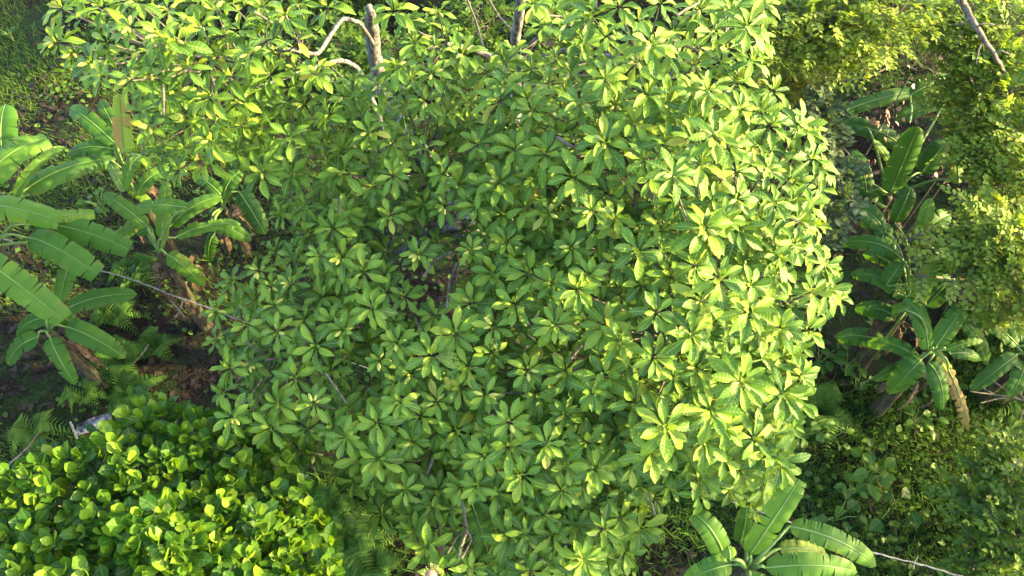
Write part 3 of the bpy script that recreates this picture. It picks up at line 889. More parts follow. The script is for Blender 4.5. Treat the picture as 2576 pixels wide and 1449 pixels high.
def banana(name, label, cx, cy, cz, leaves, stem_r=0.09, dry=4, seed=1, group='banana plants'):
    rnd = random.Random(seed)
    c = at(cx, cy, cz)
    base = np.array([c[0] + rnd.uniform(-0.05, 0.05), c[1] + rnd.uniform(-0.04, 0.04), float(ground_z(c[0], c[1])) - 0.03])
    root = empty(name, base, label, 'banana plant', group)
    # pseudostem with overlapping sheaths
    A = Acc()
    h = np.linspace(0, 1, 14)
    pts = base[None] * (1 - h[:, None]) + (c - [0, 0, 0.05])[None] * h[:, None]
    rr = stem_r * (1.15 - 0.55 * h) * (1 + 0.06 * np.sin(h * 40))
    A.tube(pts - base, rr, 10, 0.3, True, 0.15)
    add('stem', A.mesh('stem', M_STEM), root)
    for i, lf in enumerate(leaves):
        x0, y0, x1, y1, w, dz0, dz1, arch, tint, tears = lf[:10]
        opt = lf[10] if len(lf) > 10 else {}
        s = at(x0, y0, cz + dz0)
        e = at(x1, y1, cz + dz1)
        if rnd.random() < 2: pass
        mid = (s + e) / 2 + UP * arch
        t = np.linspace(0, 1, 22)[:, None]
        path = s * (1 - t) ** 2 + 2 * (2 * mid - (s + e) / 2) * t * (1 - t) + e * t ** 2
        wm = metres((x0 + x1) / 2, (y0 + y1) / 2, cz + (dz0 + dz1) / 2, w * 0.9)
        A = banana_blade(path - base, wm, tears, opt.get('fold', rnd.uniform(0.15, 0.4)), opt.get('droop', rnd.uniform(0.25, 0.6)), opt.get('cut', False),
                         seed * 31 + i, tint, opt.get('ragged', 0.0))
        leaf = add('leaf' if not opt.get('dry') else 'dry_leaf', A.mesh('banana_leaf', M_BANANA if not opt.get('dry') else M_DRY), root)
        B = Acc()
        pet = smooth_path([c + (s - c) * 0.08, c + (s - c) * 0.6 + UP * (0.06 + 0.12 * np.linalg.norm(s - c)), s], 6)
        full = np.vstack([pet[:-1], path + UP * 0.004])
        r = np.concatenate([np.linspace(0.021, 0.013, len(pet) - 1), np.linspace(0.011, 0.003, len(path))])
        B.tube(full - base, r, 6, 0.3, True, 0.0)
        add('midrib', B.mesh('midrib', M_RIB if not opt.get('dry') else M_DRY), leaf)
    # withered leaves hanging round the stem
    for q in range(dry * 3):
        ph = rnd.uniform(0, 6.28)
        d = np.array([math.cos(ph), math.sin(ph), 0])
        z0 = c[2] - rnd.uniform(0.1, 0.45) * (c[2] - base[2])
        s = np.array([c[0], c[1], z0]) + d * stem_r * 0.8
        L = rnd.uniform(0.35, 0.75) * min(1.0, c[2] - base[2])
        k = rnd.uniform(0.5, 1.6)
        path = smooth_path([s, s + d * 0.10 * k + UP * 0.01, s + d * 0.2 * k - UP * L * 0.45 + [rnd.uniform(-.06, .06), rnd.uniform(-.06, .06), 0], s + d * 0.17 * k - UP * L], 6)
        A = banana_blade(path - base, rnd.uniform(0.05, 0.13), 14, rnd.uniform(-0.4, 0.6), rnd.uniform(-0.3, 0.6), False, seed * 77 + q, rnd.uniform(-0.2, 0.5), 0.75)
        add('withered_leaf', A.mesh('withered_leaf', M_DRY), root)
    return root


banana('banana_plant', 'big banana plant at the left edge with wide arching leaves', -20, 615, 2.5, [
    (12, 430, 14, 262, 95, 0.1, 0.5, 0.1, 0.42, 2), (-70, 500, 118, 346, 92, 0.3, 0.45, 0.15, 0.50, 5, {'cut': True}),
    (45, 500, 168, 372, 34, 0.1, 0.25, 0.10, 0.52, 2, {'fold': 1.2}), (62, 480, 292, 398, 70, 0.0, -0.3, 0.12, 0.28, 3),
    (-60, 515, 150, 556, 76, 0.45, 0.40, 0.08, 0.56, 2, {'cut': True}), (120, 545, 238, 538, 42, 0.2, 0.0, 0.0, 0.55, 3, {'cut': True}),
    (85, 565, 325, 628, 78, 0.0, -0.25, 0.15, 0.36, 4, {'cut': True}), (70, 598, 246, 690, 84, 0.1, -0.15, 0.15, 0.42, 4, {'cut': True}),
    (-70, 640, 160, 805, 88, 0.3, -0.15, 0.2, 0.50, 5, {'cut': True}), (178, 640, 148, 765, 55, -0.5, -0.9, 0.0, 0.42, 1),
    (-40, 690, 30, 720, 60, 0.1, -0.3, 0.05, 0.42, 2)], 0.11, 3, 11)
banana('banana_plant', 'small banana plant low at the left with leaves spreading in a star', 122, 832, 1.5, [
    (168, 778, 345, 740, 52, 0.15, 0.2, 0.10, 0.30, 1), (165, 822, 316, 900, 66, 0.1, -0.25, 0.14, 0.30, 3),
    (126, 850, 190, 968, 56, 0.05, -0.45, 0.10, 0.34, 4), (126, 798, 42, 845, 50, 0.1, -0.15, 0.10, 0.26, 1), (97, 848, 20, 918, 54, 0.0, -0.4, 0.1, 0.28, 1),
    (140, 790, 210, 830, 44, -0.15, -0.4, 0.05, 0.2, 1)], 0.08, 4, 12)
banana('banana_plant', 'young banana plant with pale green crown above a brown trunk beside the cord', 400, 632, 1.95, [
    (408, 602, 420, 455, 46, 0.1, 0.6, 0.03, 0.62, 1), (472, 524, 338, 526, 48, 0.55, 0.45, 0.06, 0.55, 3),
    (430, 568, 558, 495, 50, 0.15, 0.35, 0.10, 0.44, 2), (442, 598, 606, 564, 46, 0.1, 0.0, 0.10, 0.46, 7, {'ragged': 0.4}),
    (372, 572, 260, 488, 46, 0.2, 0.3, 0.08, 0.55, 3), (420, 640, 514, 720, 56, 0.0, -0.45, 0.10, 0.52, 9, {'ragged': 0.2}),
    (348, 558, 286, 604, 50, 0.0, -0.2, 0.0, 0.60, 4, {'cut': True}), (384, 578, 344, 592, 26, 0.15, 0.1, 0.03, 0.36, 0)], 0.085, 6, 13)
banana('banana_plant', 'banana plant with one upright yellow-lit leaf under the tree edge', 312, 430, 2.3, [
    (290, 362, 176, 274, 52, 0.2, 0.35, 0.12, 0.34, 1), (313, 380, 300, 236, 62, 1.3, 1.9, 0.0, 0.82, 1), (292, 378, 165, 396, 46, 0.1, 0.0, 0.12, 0.32, 1),  # upright leaf: the sunlight on it is put into its yellow tint
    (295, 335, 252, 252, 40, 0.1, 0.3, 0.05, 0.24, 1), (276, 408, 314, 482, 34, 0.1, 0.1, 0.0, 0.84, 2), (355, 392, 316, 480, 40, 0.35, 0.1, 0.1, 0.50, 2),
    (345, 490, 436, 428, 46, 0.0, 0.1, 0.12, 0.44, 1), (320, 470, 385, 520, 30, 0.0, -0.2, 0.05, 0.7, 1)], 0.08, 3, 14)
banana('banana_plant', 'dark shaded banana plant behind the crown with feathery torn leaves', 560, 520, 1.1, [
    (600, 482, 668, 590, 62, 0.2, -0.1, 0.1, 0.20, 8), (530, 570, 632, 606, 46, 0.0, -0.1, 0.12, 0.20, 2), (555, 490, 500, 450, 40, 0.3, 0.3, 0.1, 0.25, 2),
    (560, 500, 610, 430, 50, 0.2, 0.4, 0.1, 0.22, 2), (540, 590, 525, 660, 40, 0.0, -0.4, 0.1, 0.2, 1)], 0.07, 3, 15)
banana('banana_plant', 'tall banana plant at right with two broad leaves raised in a V', 2345, 885, 1.8, [
    (2334, 880, 2272, 752, 62, 0.1, 0.6, 0.15, 0.36, 1), (2276, 778, 2246, 770, 66, 0.6, 0.45, 0.03, 0.40, 0), (2350, 876, 2430, 760, 62, 0.1, 0.55, 0.05, 0.34, 1),
    (2378, 880, 2473, 858, 24, 0.1, 0.2, 0.06, 0.52, 1), (2304, 905, 2180, 866, 46, 0.0, -0.2, 0.15, 0.36, 6), (2318, 903, 2236, 992, 76, 0.05, -0.4, 0.18, 0.30, 5),
    (2335, 913, 2372, 1032, 62, 0.0, -0.45, 0.12, 0.28, 1), (2385, 930, 2436, 1085, 44, -0.2, -0.9, 0.05, 0.99, 9, {'ragged': 0.5}),
    (2360, 892, 2396, 936, 36, -0.1, -0.4, 0.0, 0.86, 3), (2390, 890, 2468, 906, 36, -0.1, -0.3, 0.08, 0.2, 1), (2310, 910, 2200, 960, 40, -0.2, -0.5, 0.1, 0.18, 1)],
       0.09, 4, 16)
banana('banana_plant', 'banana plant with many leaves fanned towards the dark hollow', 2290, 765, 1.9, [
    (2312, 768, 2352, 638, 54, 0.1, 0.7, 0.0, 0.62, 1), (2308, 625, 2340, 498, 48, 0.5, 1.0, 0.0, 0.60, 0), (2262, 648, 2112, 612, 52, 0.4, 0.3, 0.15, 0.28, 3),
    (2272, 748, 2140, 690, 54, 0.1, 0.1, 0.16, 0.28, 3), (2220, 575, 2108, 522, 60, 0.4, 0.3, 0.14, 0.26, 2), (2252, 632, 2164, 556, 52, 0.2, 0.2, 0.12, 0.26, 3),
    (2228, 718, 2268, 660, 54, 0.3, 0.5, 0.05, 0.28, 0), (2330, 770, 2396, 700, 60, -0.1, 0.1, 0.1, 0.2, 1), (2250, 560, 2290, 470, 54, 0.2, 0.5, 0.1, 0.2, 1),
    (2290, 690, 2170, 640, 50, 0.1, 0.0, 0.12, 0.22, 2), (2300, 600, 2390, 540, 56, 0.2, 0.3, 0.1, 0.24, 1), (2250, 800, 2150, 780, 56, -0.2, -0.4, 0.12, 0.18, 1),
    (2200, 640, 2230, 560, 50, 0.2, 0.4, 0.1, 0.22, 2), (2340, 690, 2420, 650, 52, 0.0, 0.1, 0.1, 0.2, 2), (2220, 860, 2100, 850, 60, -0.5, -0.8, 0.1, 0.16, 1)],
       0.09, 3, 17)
banana('banana_plant', 'banana plant in the dark hollow with one broad upright leaf', 2240, 490, 1.3, [  # most leaf tints set low to carry the hollow's shade
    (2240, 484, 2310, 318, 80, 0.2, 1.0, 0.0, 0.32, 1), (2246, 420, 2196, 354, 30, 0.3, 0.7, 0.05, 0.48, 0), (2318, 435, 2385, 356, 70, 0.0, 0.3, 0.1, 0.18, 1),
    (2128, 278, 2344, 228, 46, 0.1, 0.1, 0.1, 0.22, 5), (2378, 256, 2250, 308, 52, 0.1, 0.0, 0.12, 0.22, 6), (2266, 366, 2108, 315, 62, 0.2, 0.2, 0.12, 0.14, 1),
    (2412, 462, 2406, 368, 48, 0.7, 1.0, 0.0, 0.74, 1), (2180, 486, 2146, 376, 56, 0.0, 0.2, 0.08, 0.16, 1), (2150, 470, 2230, 520, 50, -0.1, -0.2, 0.1, 0.24, 2),  # first leaf: yellow tint stands for sun falling on it
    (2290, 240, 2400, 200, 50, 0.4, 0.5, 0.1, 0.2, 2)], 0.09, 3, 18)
banana('banana_plant', 'bright banana plant at the bottom edge with long striped leaves', 1880, 1432, 3.1, [
    (1884, 1396, 2010, 1206, 78, 0.1, 0.75, 0.10, 0.56, 4, {'cut': True}), (1824, 1406, 1744, 1290, 70, 0.1, 0.35, 0.12, 0.50, 2, {'cut': True}),
    (1985, 1324, 2204, 1424, 66, 0.2, -0.1, 0.15, 0.52, 10), (1925, 1428, 2156, 1440, 72, 0.1, 0.0, 0.15, 0.48, 5), (1842, 1420, 1722, 1462, 66, 0.1, -0.1, 0.12, 0.44, 3),
    (1862, 1366, 1878, 1276, 50, -0.2, 0.2, 0.05, 0.34, 2), (1960, 1380, 2078, 1392, 50, -0.4, -0.6, 0.08, 0.86, 4, {'ragged': 0.2}),
    (1836, 1408, 1830, 1374, 44, 0.25, 0.3, 0.03, 0.55, 0), (1880, 1460, 1960, 1520, 70, 0.1, -0.1, 0.1, 0.45, 2)], 0.1, 3, 19)
banana('banana_plant', 'shaded banana plant under the tree with a dull ribbed hanging leaf', 1180, 1235, 1.5, [
    (1175, 1235, 1232, 1402, 88, 0.2, -0.2, 0.15, 0.34, 7), (1160, 1240, 1080, 1180, 60, 0.1, 0.2, 0.1, 0.2, 2)], 0.08, 2, 20)
banana('banana_plant', 'dull grey-green banana plant half hidden at the right edge', 2590, 900, 1.2, [
    (2560, 870, 2420, 800, 48, 0.2, 0.2, 0.12, 0.28, 6), (2560, 890, 2440, 985, 50, 0.1, -0.2, 0.1, 0.22, 4), (2570, 860, 2500, 770, 50, 0.2, 0.4, 0.1, 0.2, 2),
    (2575, 910, 2540, 1000, 60, 0.0, -0.2, 0.1, 0.32, 4), (2417, 800, 2486, 918, 46, 0.1, -0.4, 0.1, 0.34, 6)], 0.08, 2, 21)

# ------------------------------------------------------------------ round-leaved bush, bottom left
bush_o = np.array([*at(380, 1400, 0.5)[:2], 0.0])
bush = empty('round_leaved_bush', bush_o, 'glossy bush of rounded leaves with yellow-lit tips, bottom left', 'bush')
BC = [(120, 1330, 3.0), (380, 1330, 3.45), (620, 1320, 3.2), (760, 1400, 2.9), (400, 1110, 2.9), (260, 1190, 2.9), (560, 1160, 2.95), (690, 1230, 2.9),
      (30, 1250, 2.8), (30, 1400, 2.9), (820, 1350, 2.6), (400, 1440, 3.3), (150, 1460, 3.1), (700, 1460, 3.0), (500, 1060, 2.8), (400, 1040, 2.7)]
BCA = np.array(BC, float)
POLY = [(-40, 1230), (60, 1180), (210, 1130), (330, 1040), (395, 1005), (450, 1030), (540, 1040), (600, 1050), (690, 1110), (750, 1180), (790, 1260), (825, 1340), (850, 1460),
        (850, 1560), (-60, 1560)]


def inside(x, y, poly):
    r = False
    j = len(poly) - 1
    for i in range(len(poly)):
        xi, yi = poly[i]; xj, yj = poly[j]
        if (yi > y) != (yj > y) and x < (xj - xi) * (y - yi) / (yj - yi) + xi: r = not r
        j = i
    return r


def bush_z(px, py):
    w = 1 / ((BCA[:, 0] - px) ** 2 + (BCA[:, 1] - py) ** 2 + 2500) ** 1.5
    return float((w * BCA[:, 2]).sum() / w.sum())


BUSH_T = {}
for tv in (0.18, 0.34, 0.5, 0.72, 0.9):
    BUSH_T[tv] = [make_mesh('round_leaf', t[0], t[1], M_ROUND, t[2], np.full(len(t[0]), tv)) for t in ROUND_LEAVES]
shoots = []
tries = 0
while len(shoots) < 330 and tries < 12000:
    tries += 1
    px, py = random.uniform(-50, 890), random.uniform(1000, 1540)
    if not inside(px, py, POLY): continue
    if any((px - a) ** 2 + (py - b) ** 2 < 27 ** 2 for a, b, *_ in shoots): continue
    shoots.append((px, py))
allb = []
for (px, py) in shoots:
    z = bush_z(px, py) + random.uniform(-0.22, 0.2)
    p = at(px, py, z)
    out = p - np.array([bush_o[0], bush_o[1], 1.8])
    ax = unit(0.9 * UP + 0.35 * unit(out) + np.array([random.gauss(0, 0.18), random.gauss(0, 0.18), 0]))
    e1 = unit(np.cross(ax, [0.2, 0.9, 0.1])); e2 = np.cross(ax, e1)
    k = random.choice((5, 6, 7))
    ph0 = random.uniform(0, 6.28)
    lit = random.random()
    for i in range(k):
        f = i / k
        ph = ph0 + i * 2.4 + random.uniform(-0.3, 0.3)
        el = math.radians(30 + 52 * f + random.uniform(-16, 16))
        rad = math.cos(ph) * e1 + math.sin(ph) * e2
        d = math.cos(el) * rad + math.sin(el) * ax
        n = -math.sin(el) * rad + math.cos(el) * ax
        ln = 0.198 * random.uniform(0.65, 1.15) * (1 - 0.25 * f)
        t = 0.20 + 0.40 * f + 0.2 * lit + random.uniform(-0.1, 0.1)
        if f > 0.5 and random.random() < 0.6: t = random.uniform(0.7, 0.92)  # young tips, also tinted yellower for the sun on them
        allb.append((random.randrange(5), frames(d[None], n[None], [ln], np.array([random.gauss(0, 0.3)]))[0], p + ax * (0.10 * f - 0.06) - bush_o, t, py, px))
allb_idx = [i for i, b in enumerate(allb) if 0 < b[5] < 880 and b[4] < 1449]
allb_idx.sort(key=lambda i: -(allb[i][2][2] + np.linalg.norm(allb[i][1][:, 1]) * 6))
own = set(allb_idx[:290])
A = Acc()
for i, (ti, M, off, t, _, _) in enumerate(allb):
    if i in own:
        tv = min(BUSH_T, key=lambda q: abs(q - t))
        o = add('leaf', BUSH_T[tv][ti], bush)
        o.matrix_local = Matrix([[*M[0], off[0]], [*M[1], off[1]], [*M[2], off[2]], [0, 0, 0, 1]])
    else:
        A.many(ROUND_LEAVES[ti], M[None], off[None], np.array([t]))
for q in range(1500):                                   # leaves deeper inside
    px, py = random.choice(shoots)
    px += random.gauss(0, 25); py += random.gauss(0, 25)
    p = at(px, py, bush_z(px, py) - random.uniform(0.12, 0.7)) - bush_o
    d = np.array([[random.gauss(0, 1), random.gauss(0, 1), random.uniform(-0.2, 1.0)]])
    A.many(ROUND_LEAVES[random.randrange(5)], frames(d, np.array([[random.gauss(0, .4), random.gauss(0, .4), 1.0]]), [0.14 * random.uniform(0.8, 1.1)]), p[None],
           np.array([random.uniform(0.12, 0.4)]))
tag(add('foliage', A.mesh('foliage', M_ROUND), bush), kind='stuff')
for q in range(9):
    px, py = random.choice(shoots)
    e = at(px, py, bush_z(px, py) - 0.15)
    world_limb('stem', [bush_o + [random.uniform(-.2, .2), random.uniform(-.2, .2), -0.05], (bush_o + e) / 2 + [0, 0, 0.2], e], [0.035, 0.012], bush, bush_o, M_TWIG, 6)
A = Acc()
for (px, py) in shoots:
    e = at(px, py, bush_z(px, py) - 0.02)
    b = e + np.array([random.gauss(0, 0.08), random.gauss(0, 0.08), -0.6]) + 0.25 * (bush_o - e) * np.array([1, 1, 0])
    A.tube(smooth_path([b, (b + e) / 2 + np.array([0, 0, 0.05]), e], 3) - bush_o, 0.006, 5, 0.3, False)
tag(add('twigs', A.mesh('twigs', M_TWIG), bush), kind='stuff')

# ------------------------------------------------------------------ small-leaved shrubs and trees


def leafy(name, label, cat, base, clumps, leaf_len, tmpl, mat, tint, dens=1.0, seed=3, stem_r=0.06, flat=0.7, branches=True, group=None, per=9, extra_tint=None):
    """clumps: (world centre, radius, share). Leaves sit on short sprays spread through each clump."""
    rg = np.random.default_rng(seed)
    base = np.array(base, float)
    root = empty(name, base, label, cat, group)
    A = Acc(); B = Acc()
    for (c, r, n) in clumps:
        n = int(n * dens * 0.85)
        u = rg.normal(size=(n, 3)); u /= np.linalg.norm(u, axis=1)[:, None]
        rr = r * (0.35 + 0.65 * rg.random(n) ** 0.5) * (0.75 + 0.5 * rg.random(n))
        P = c + u * rr[:, None] * np.array([1, 1, flat])
        P = P[P[:, 2] > 0.05]
        u = u[:len(P)]
        n = len(P)
        if n == 0: continue
        D = P - c + UP * 0.35 * r + rg.normal(size=(n, 3)) * 0.3 * r
        D /= np.linalg.norm(D, axis=1)[:, None]
        tt = tint + rg.normal(size=n) * 0.09
        D[:, 2] *= 0.7
        D /= np.linalg.norm(D, axis=1)[:, None]
        side = np.cross(D, UP + rg.normal(size=(n, 3)) * 0.25)
        side /= np.maximum(1e-6, np.linalg.norm(side, axis=1))[:, None]
        nrm = np.cross(side, D)
        SL = leaf_len * per * 0.42 * (0.7 + 0.6 * rg.random(n))
        for k in range(per):
            f = k / (per - 1.0)
            sg = 1 if k % 2 else -1
            pos = P + D * (SL * (f - 0.35))[:, None] - UP * (SL * 0.25 * f * f)[:, None]
            ld = D * (0.55 + 0.5 * f) + side * sg * (0.85 if k < per - 1 else 0.1) + rg.normal(size=(n, 3)) * 0.22
            nr = nrm + rg.normal(size=(n, 3)) * 0.3 + UP * 0.3
            sz = leaf_len * (0.75 + 0.5 * rg.random(n)) * (0.8 + 0.4 * math.sin(math.pi * (0.15 + 0.8 * f)))
            A.many(tmpl, frames(ld, nr, sz), pos - base, tt + rg.normal(size=n) * 0.05 + 0.12 * f)
        if branches:
            for q in range(n):
                B.tube([P[q] - D[q] * SL[q] * 0.6 - base, P[q] - base, P[q] + D[q] * SL[q] * 0.5 - UP * SL[q] * 0.2 - base], [0.005, 0.004, 0.002], 3, 0.3, False)
        if branches:
            for q in range(max(2, n // 12)):
                e = P[rg.integers(n)]
                B.tube(smooth_path([c - UP * 0.3 * r, (c + e) / 2 + rg.normal(size=3) * 0.05, e], 4) - base, np.linspace(0.011, 0.003, 9), 5, 0.35, False)
    tag(add('crown', A.mesh('crown', mat), root), kind='stuff')
    if branches:
        tag(add('twigs', B.mesh('twigs', M_TWIG), root), kind='stuff')
        for (c, r, n) in clumps[:12]:
            mid = (base + c) / 2 + np.array([rg.normal() * 0.1, rg.normal() * 0.1, 0.25])
            world_limb('branch', [base + [0, 0, 0.3], mid, c], [stem_r * 0.6, stem_r * 0.2], root, base, M_TWIG, 6, 0.2, 5)
        world_limb('trunk', [base + [0, 0, -0.1], base + [0.01, 0, 0.35]], [stem_r, stem_r * 0.8], root, base, M_BARK, 8, 0.2, 4)
    return root


def cl(lst):
    return [(at(x, y, z), r, n) for x, y, z, r, n in lst]


leafy('small_leaved_tree', 'golden sunlit tree of tiny leaves along the top right edge', 'tree', [*at(2200, -60, 1.5)[:2], 0],
      cl([(1960, 40, 3.9, 0.42, 90), (2060, 50, 3.9, 0.48, 110), (2150, 80, 3.8, 0.42, 100), (2240, 40, 3.9, 0.5, 110), (2330, 20, 3.8, 0.5, 110),
          (2150, -20, 4.1, 0.5, 100), (2020, 110, 3.6, 0.35, 80), (1960, 120, 3.6, 0.32, 60), (2130, 140, 3.5, 0.3, 55), (2430, -20, 3.9, 0.5, 90),
          (1900, 0, 3.9, 0.4, 80)]), 0.074, SMALL_LEAF, M_SMALL, 0.66, 1.0, 31)
leafy('yellow_shrub', 'yellow-green feathery shrub tucked between the big crown and the vine', 'shrub', [*at(2010, 230, 0.8)[:2], 0],
      cl([(1990, 195, 3.0, 0.30, 70), (2050, 180, 2.9, 0.30, 70), (1960, 235, 2.8, 0.28, 55), (2030, 240, 2.6, 0.28, 55), (1945, 160, 3.1, 0.25, 45)]),
      0.055, SMALL_LEAF, M_SMALL, 0.82, 1.0, 32, 0.04)
leafy('small_leaved_tree', 'small-leaved tree on the right with a pale bare branch across it', 'tree', [*at(2520, 330, 1.0)[:2], 0],
      cl([(2400, 110, 3.5, 0.32, 55), (2500, 130, 3.6, 0.42, 80), (2560, 60, 3.8, 0.45, 80), (2430, 200, 3.3, 0.34, 60), (2520, 230, 3.4, 0.45, 90), (2460, 300, 3.1, 0.36, 70),
          (2560, 340, 3.2, 0.42, 90), (2500, 390, 3.0, 0.36, 75), (2440, 380, 2.8, 0.22, 32), (2550, 460, 2.9, 0.36, 75), (2380, 250, 2.9, 0.24, 30), (2640, 200, 3.5, 0.6, 120),
          (2640, 420, 3.2, 0.5, 100)]), 0.076, SMALL_LEAF, M_SMALL, 0.60, 1.0, 33)
leafy('twiggy_shrub', 'golden twiggy shrub on the right above the banana fan', 'shrub', [*at(2520, 700, 0.6)[:2], 0],
      cl([(2480, 560, 2.9, 0.36, 75), (2550, 600, 3.0, 0.42, 90), (2420, 620, 2.8, 0.26, 22), (2340, 630, 2.6, 0.22, 6), (2290, 600, 2.6, 0.16, 5), (2480, 660, 2.8, 0.34, 65),
          (2560, 700, 2.8, 0.36, 80), (2400, 690, 2.6, 0.22, 9), (2310, 690, 2.5, 0.18, 5), (2540, 770, 2.5, 0.30, 60), (2620, 640, 3.0, 0.5, 100)]), 0.075, SMALL_LEAF, M_SMALL,
      0.66, 1.0, 34)
leafy('low_shrub', 'low small-leaved shrub in the bottom right corner', 'shrub', [*at(2520, 1330, 0.2)[:2], 0],
      cl([(2545, 1120, 1.0, 0.30, 40), (2490, 1180, 0.9, 0.26, 26), (2560, 1210, 1.0, 0.34, 45), (2430, 1260, 0.8, 0.26, 30), (2510, 1290, 0.9, 0.34, 45), (2570, 1340, 1.0, 0.36, 50),
          (2470, 1380, 0.8, 0.30, 36), (2560, 1430, 0.9, 0.34, 44), (2440, 1440, 0.6, 0.26, 30), (2640, 1260, 1.0, 0.4, 40)]), 0.09, SMALL_LEAF, M_SMALL, 0.36, 1.0, 35, 0.04, per=8)
leafy('creeping_vine', 'grey-green heart-leaved vine hanging down the right side of the big crown', 'vine', [*at(2060, 420, 0.5)[:2], 0],
      cl([(2075, 270, 3.1, 0.22, 26), (2085, 330, 3.0, 0.22, 28), (2090, 390, 2.9, 0.20, 28), (2105, 450, 2.8, 0.20, 24), (2115, 510, 2.7, 0.18, 18), (2080, 560, 2.6, 0.18, 16),
          (2060, 610, 2.5, 0.18, 12), (2050, 300, 2.9, 0.2, 18)]), 0.085, HEART_LEAF, M_GREY, 0.5, 1.0, 36, 0.03, flat=1.2, per=6)
# unseen grove trees, added round the view to shade the low ground
def grove(label, x, y, h, r, seed):
    rq = random.Random(seed)
    c0 = np.array([x, y, 0.0])
    cls = [(c0 + [0, 0, h - 0.8 * r], r, 200)] + [(c0 + [rq.uniform(-r, r), rq.uniform(-r, r), rq.uniform(0.35, 0.75) * h], r * rq.uniform(0.7, 0.95), 150) for _ in range(3)]
    leafy('unseen_shade_tree', label, 'tree', [x, y, 0], cls, 0.15, SMALL_LEAF, M_SMALL, 0.3, 1.0, seed, 0.1, group='unseen trees added for shade')


grove('unseen shade tree beyond the right border, level with the bottom of the view', 8.8, -0.2, 3.2, 1.3, 61)
grove('tall unseen shade tree beyond the right border beside the low shrub', 8.8, 2.2, 6.6, 1.6, 62)  # height set so its shade dapples the crown's lower right
grove('unseen shade tree beyond the right border beside the golden shrub', 9.4, 5.6, 2.6, 1.1, 63)
grove('unseen shade tree beyond the right border, behind the branch-crossed tree', 10.6, 9.0, 3.2, 1.3, 64)
grove('unseen shade tree behind the golden tree at top right', 7.0, 13.6, 4.4, 1.6, 65)
grove('unseen shade tree behind the forked limb at the top', 1.6, 13.2, 4.0, 1.6, 66)
grove('unseen shade tree behind the top left crown', -3.2, 13.6, 4.0, 1.6, 67)
grove('unseen shade tree beyond the left border', -9.8, 4.6, 4.4, 1.5, 68)

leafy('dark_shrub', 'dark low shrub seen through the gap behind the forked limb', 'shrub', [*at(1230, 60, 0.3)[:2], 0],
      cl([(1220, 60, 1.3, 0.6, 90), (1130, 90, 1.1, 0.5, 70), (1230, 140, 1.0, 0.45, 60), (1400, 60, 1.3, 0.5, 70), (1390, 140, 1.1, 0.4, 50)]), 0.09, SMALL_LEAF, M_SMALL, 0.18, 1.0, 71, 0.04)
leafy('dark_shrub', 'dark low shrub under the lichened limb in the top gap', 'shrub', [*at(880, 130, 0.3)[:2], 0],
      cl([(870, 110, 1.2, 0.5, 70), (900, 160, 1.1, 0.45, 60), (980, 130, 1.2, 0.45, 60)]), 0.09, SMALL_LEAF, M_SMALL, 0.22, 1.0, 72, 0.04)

# pale bare branches at the right
pb = empty('bare_branch', at(2400, -10, 4.4), 'pale bare branch slanting across the small leaves at top right', 'branch')
world_limb('stick', [at(2370, -40, 4.3), at(2425, 12, 4.3), at(2455, 70, 4.2), at(2498, 132, 4.0), at(2530, 190, 3.6), at(2545, 260, 3.2)], [0.040, 0.040, 0.034, 0.026, 0.018, 0.010], pb, at(2400, -10, 4.4), M_TWIG, 8)
world_limb('side_stick', [at(2425, 12, 4.3), at(2418, -10, 4.45), at(2420, -40, 4.6)], [0.03, 0.025], pb, at(2400, -10, 4.4), M_TWIG, 7)
for pts in ([(2455, 70, 4.2), (2470, 60, 4.3), (2500, 62, 4.3)], [(2475, 100, 4.1), (2462, 125, 4.05), (2455, 160, 3.9)], [(2498, 132, 4.0), (2520, 128, 4.05), (2545, 140, 4.0)], [(2440, 45, 4.25), (2420, 60, 4.2), (2395, 62, 4.1)]):
    world_limb('side_stick', [at(*q) for q in pts], [0.013, 0.009, 0.005], pb, at(2400, -10, 4.4), M_TWIG, 6)
pb2 = empty('bare_branch', at(2110, 205, 2.9), 'thin bare branch reaching into the dark hollow beside the vine', 'branch')
world_limb('stick', [at(2110, 204, 2.9), at(2190, 192, 2.9), at(2240, 165, 2.9), at(2285, 130, 3.1)], [0.017, 0.012, 0.007], pb2, at(2110, 205, 2.9), M_TWIG, 6)
pb3 = empty('bare_branch', at(2560, 1000, 0.9), 'grey leafless branch with forking twigs lying at the right edge', 'branch')
o3 = at(2560, 1000, 0.9)
for pts in ([(2600, 1015), (2540, 998), (2480, 990), (2440, 985)], [(2560, 1003), (2520, 975), (2490, 950)], [(2540, 998), (2500, 1005), (2465, 1015)], [(2590, 1012), (2570, 1040), (2565, 1068)],
            [(2576, 1008), (2548, 960), (2540, 940)], [(2500, 992), (2470, 975)]):
    world_limb('stick', [at(x, y, 0.9 + 0.05 * i) for i, (x, y) in enumerate(pts)], [0.016, 0.006], pb3, o3, M_TWIG, 5)
tb = empty('root_tangle', at(2440, 740, 2.4), 'tangle of tan curling twigs hanging below the golden shrub', 'branch')
o4 = at(2440, 740, 2.4)
rr_ = random.Random(5)
for q in range(16):
    x, y = rr_.uniform(2400, 2470), rr_.uniform(690, 740)
    pts = [(x, y)]
    for k in range(4):
        x += rr_.uniform(-28, 30); y += rr_.uniform(-4, 26)
        pts.append((x, y))
    world_limb('twig', [at(a, b, 2.5 - 0.08 * i) for i, (a, b) in enumerate(pts)], [0.011, 0.005], tb, o4, M_TWIG, 5)
fl = at(1085, 1449, 2.9)
flw = empty('flower_head', fl, 'pink and yellow blossom poking into view at the bottom edge', 'flower')
A = Acc()
t = np.linspace(0, 1, 8)
A.tube(np.stack([0 * t, 0 * t, t * 0.1 - 0.03], -1), 0.055 * np.sin(np.pi * (0.03 + 0.94 * t)) ** 0.6, 10)
add('bud', A.mesh('bud', M_PINK), flw)
A = Acc()
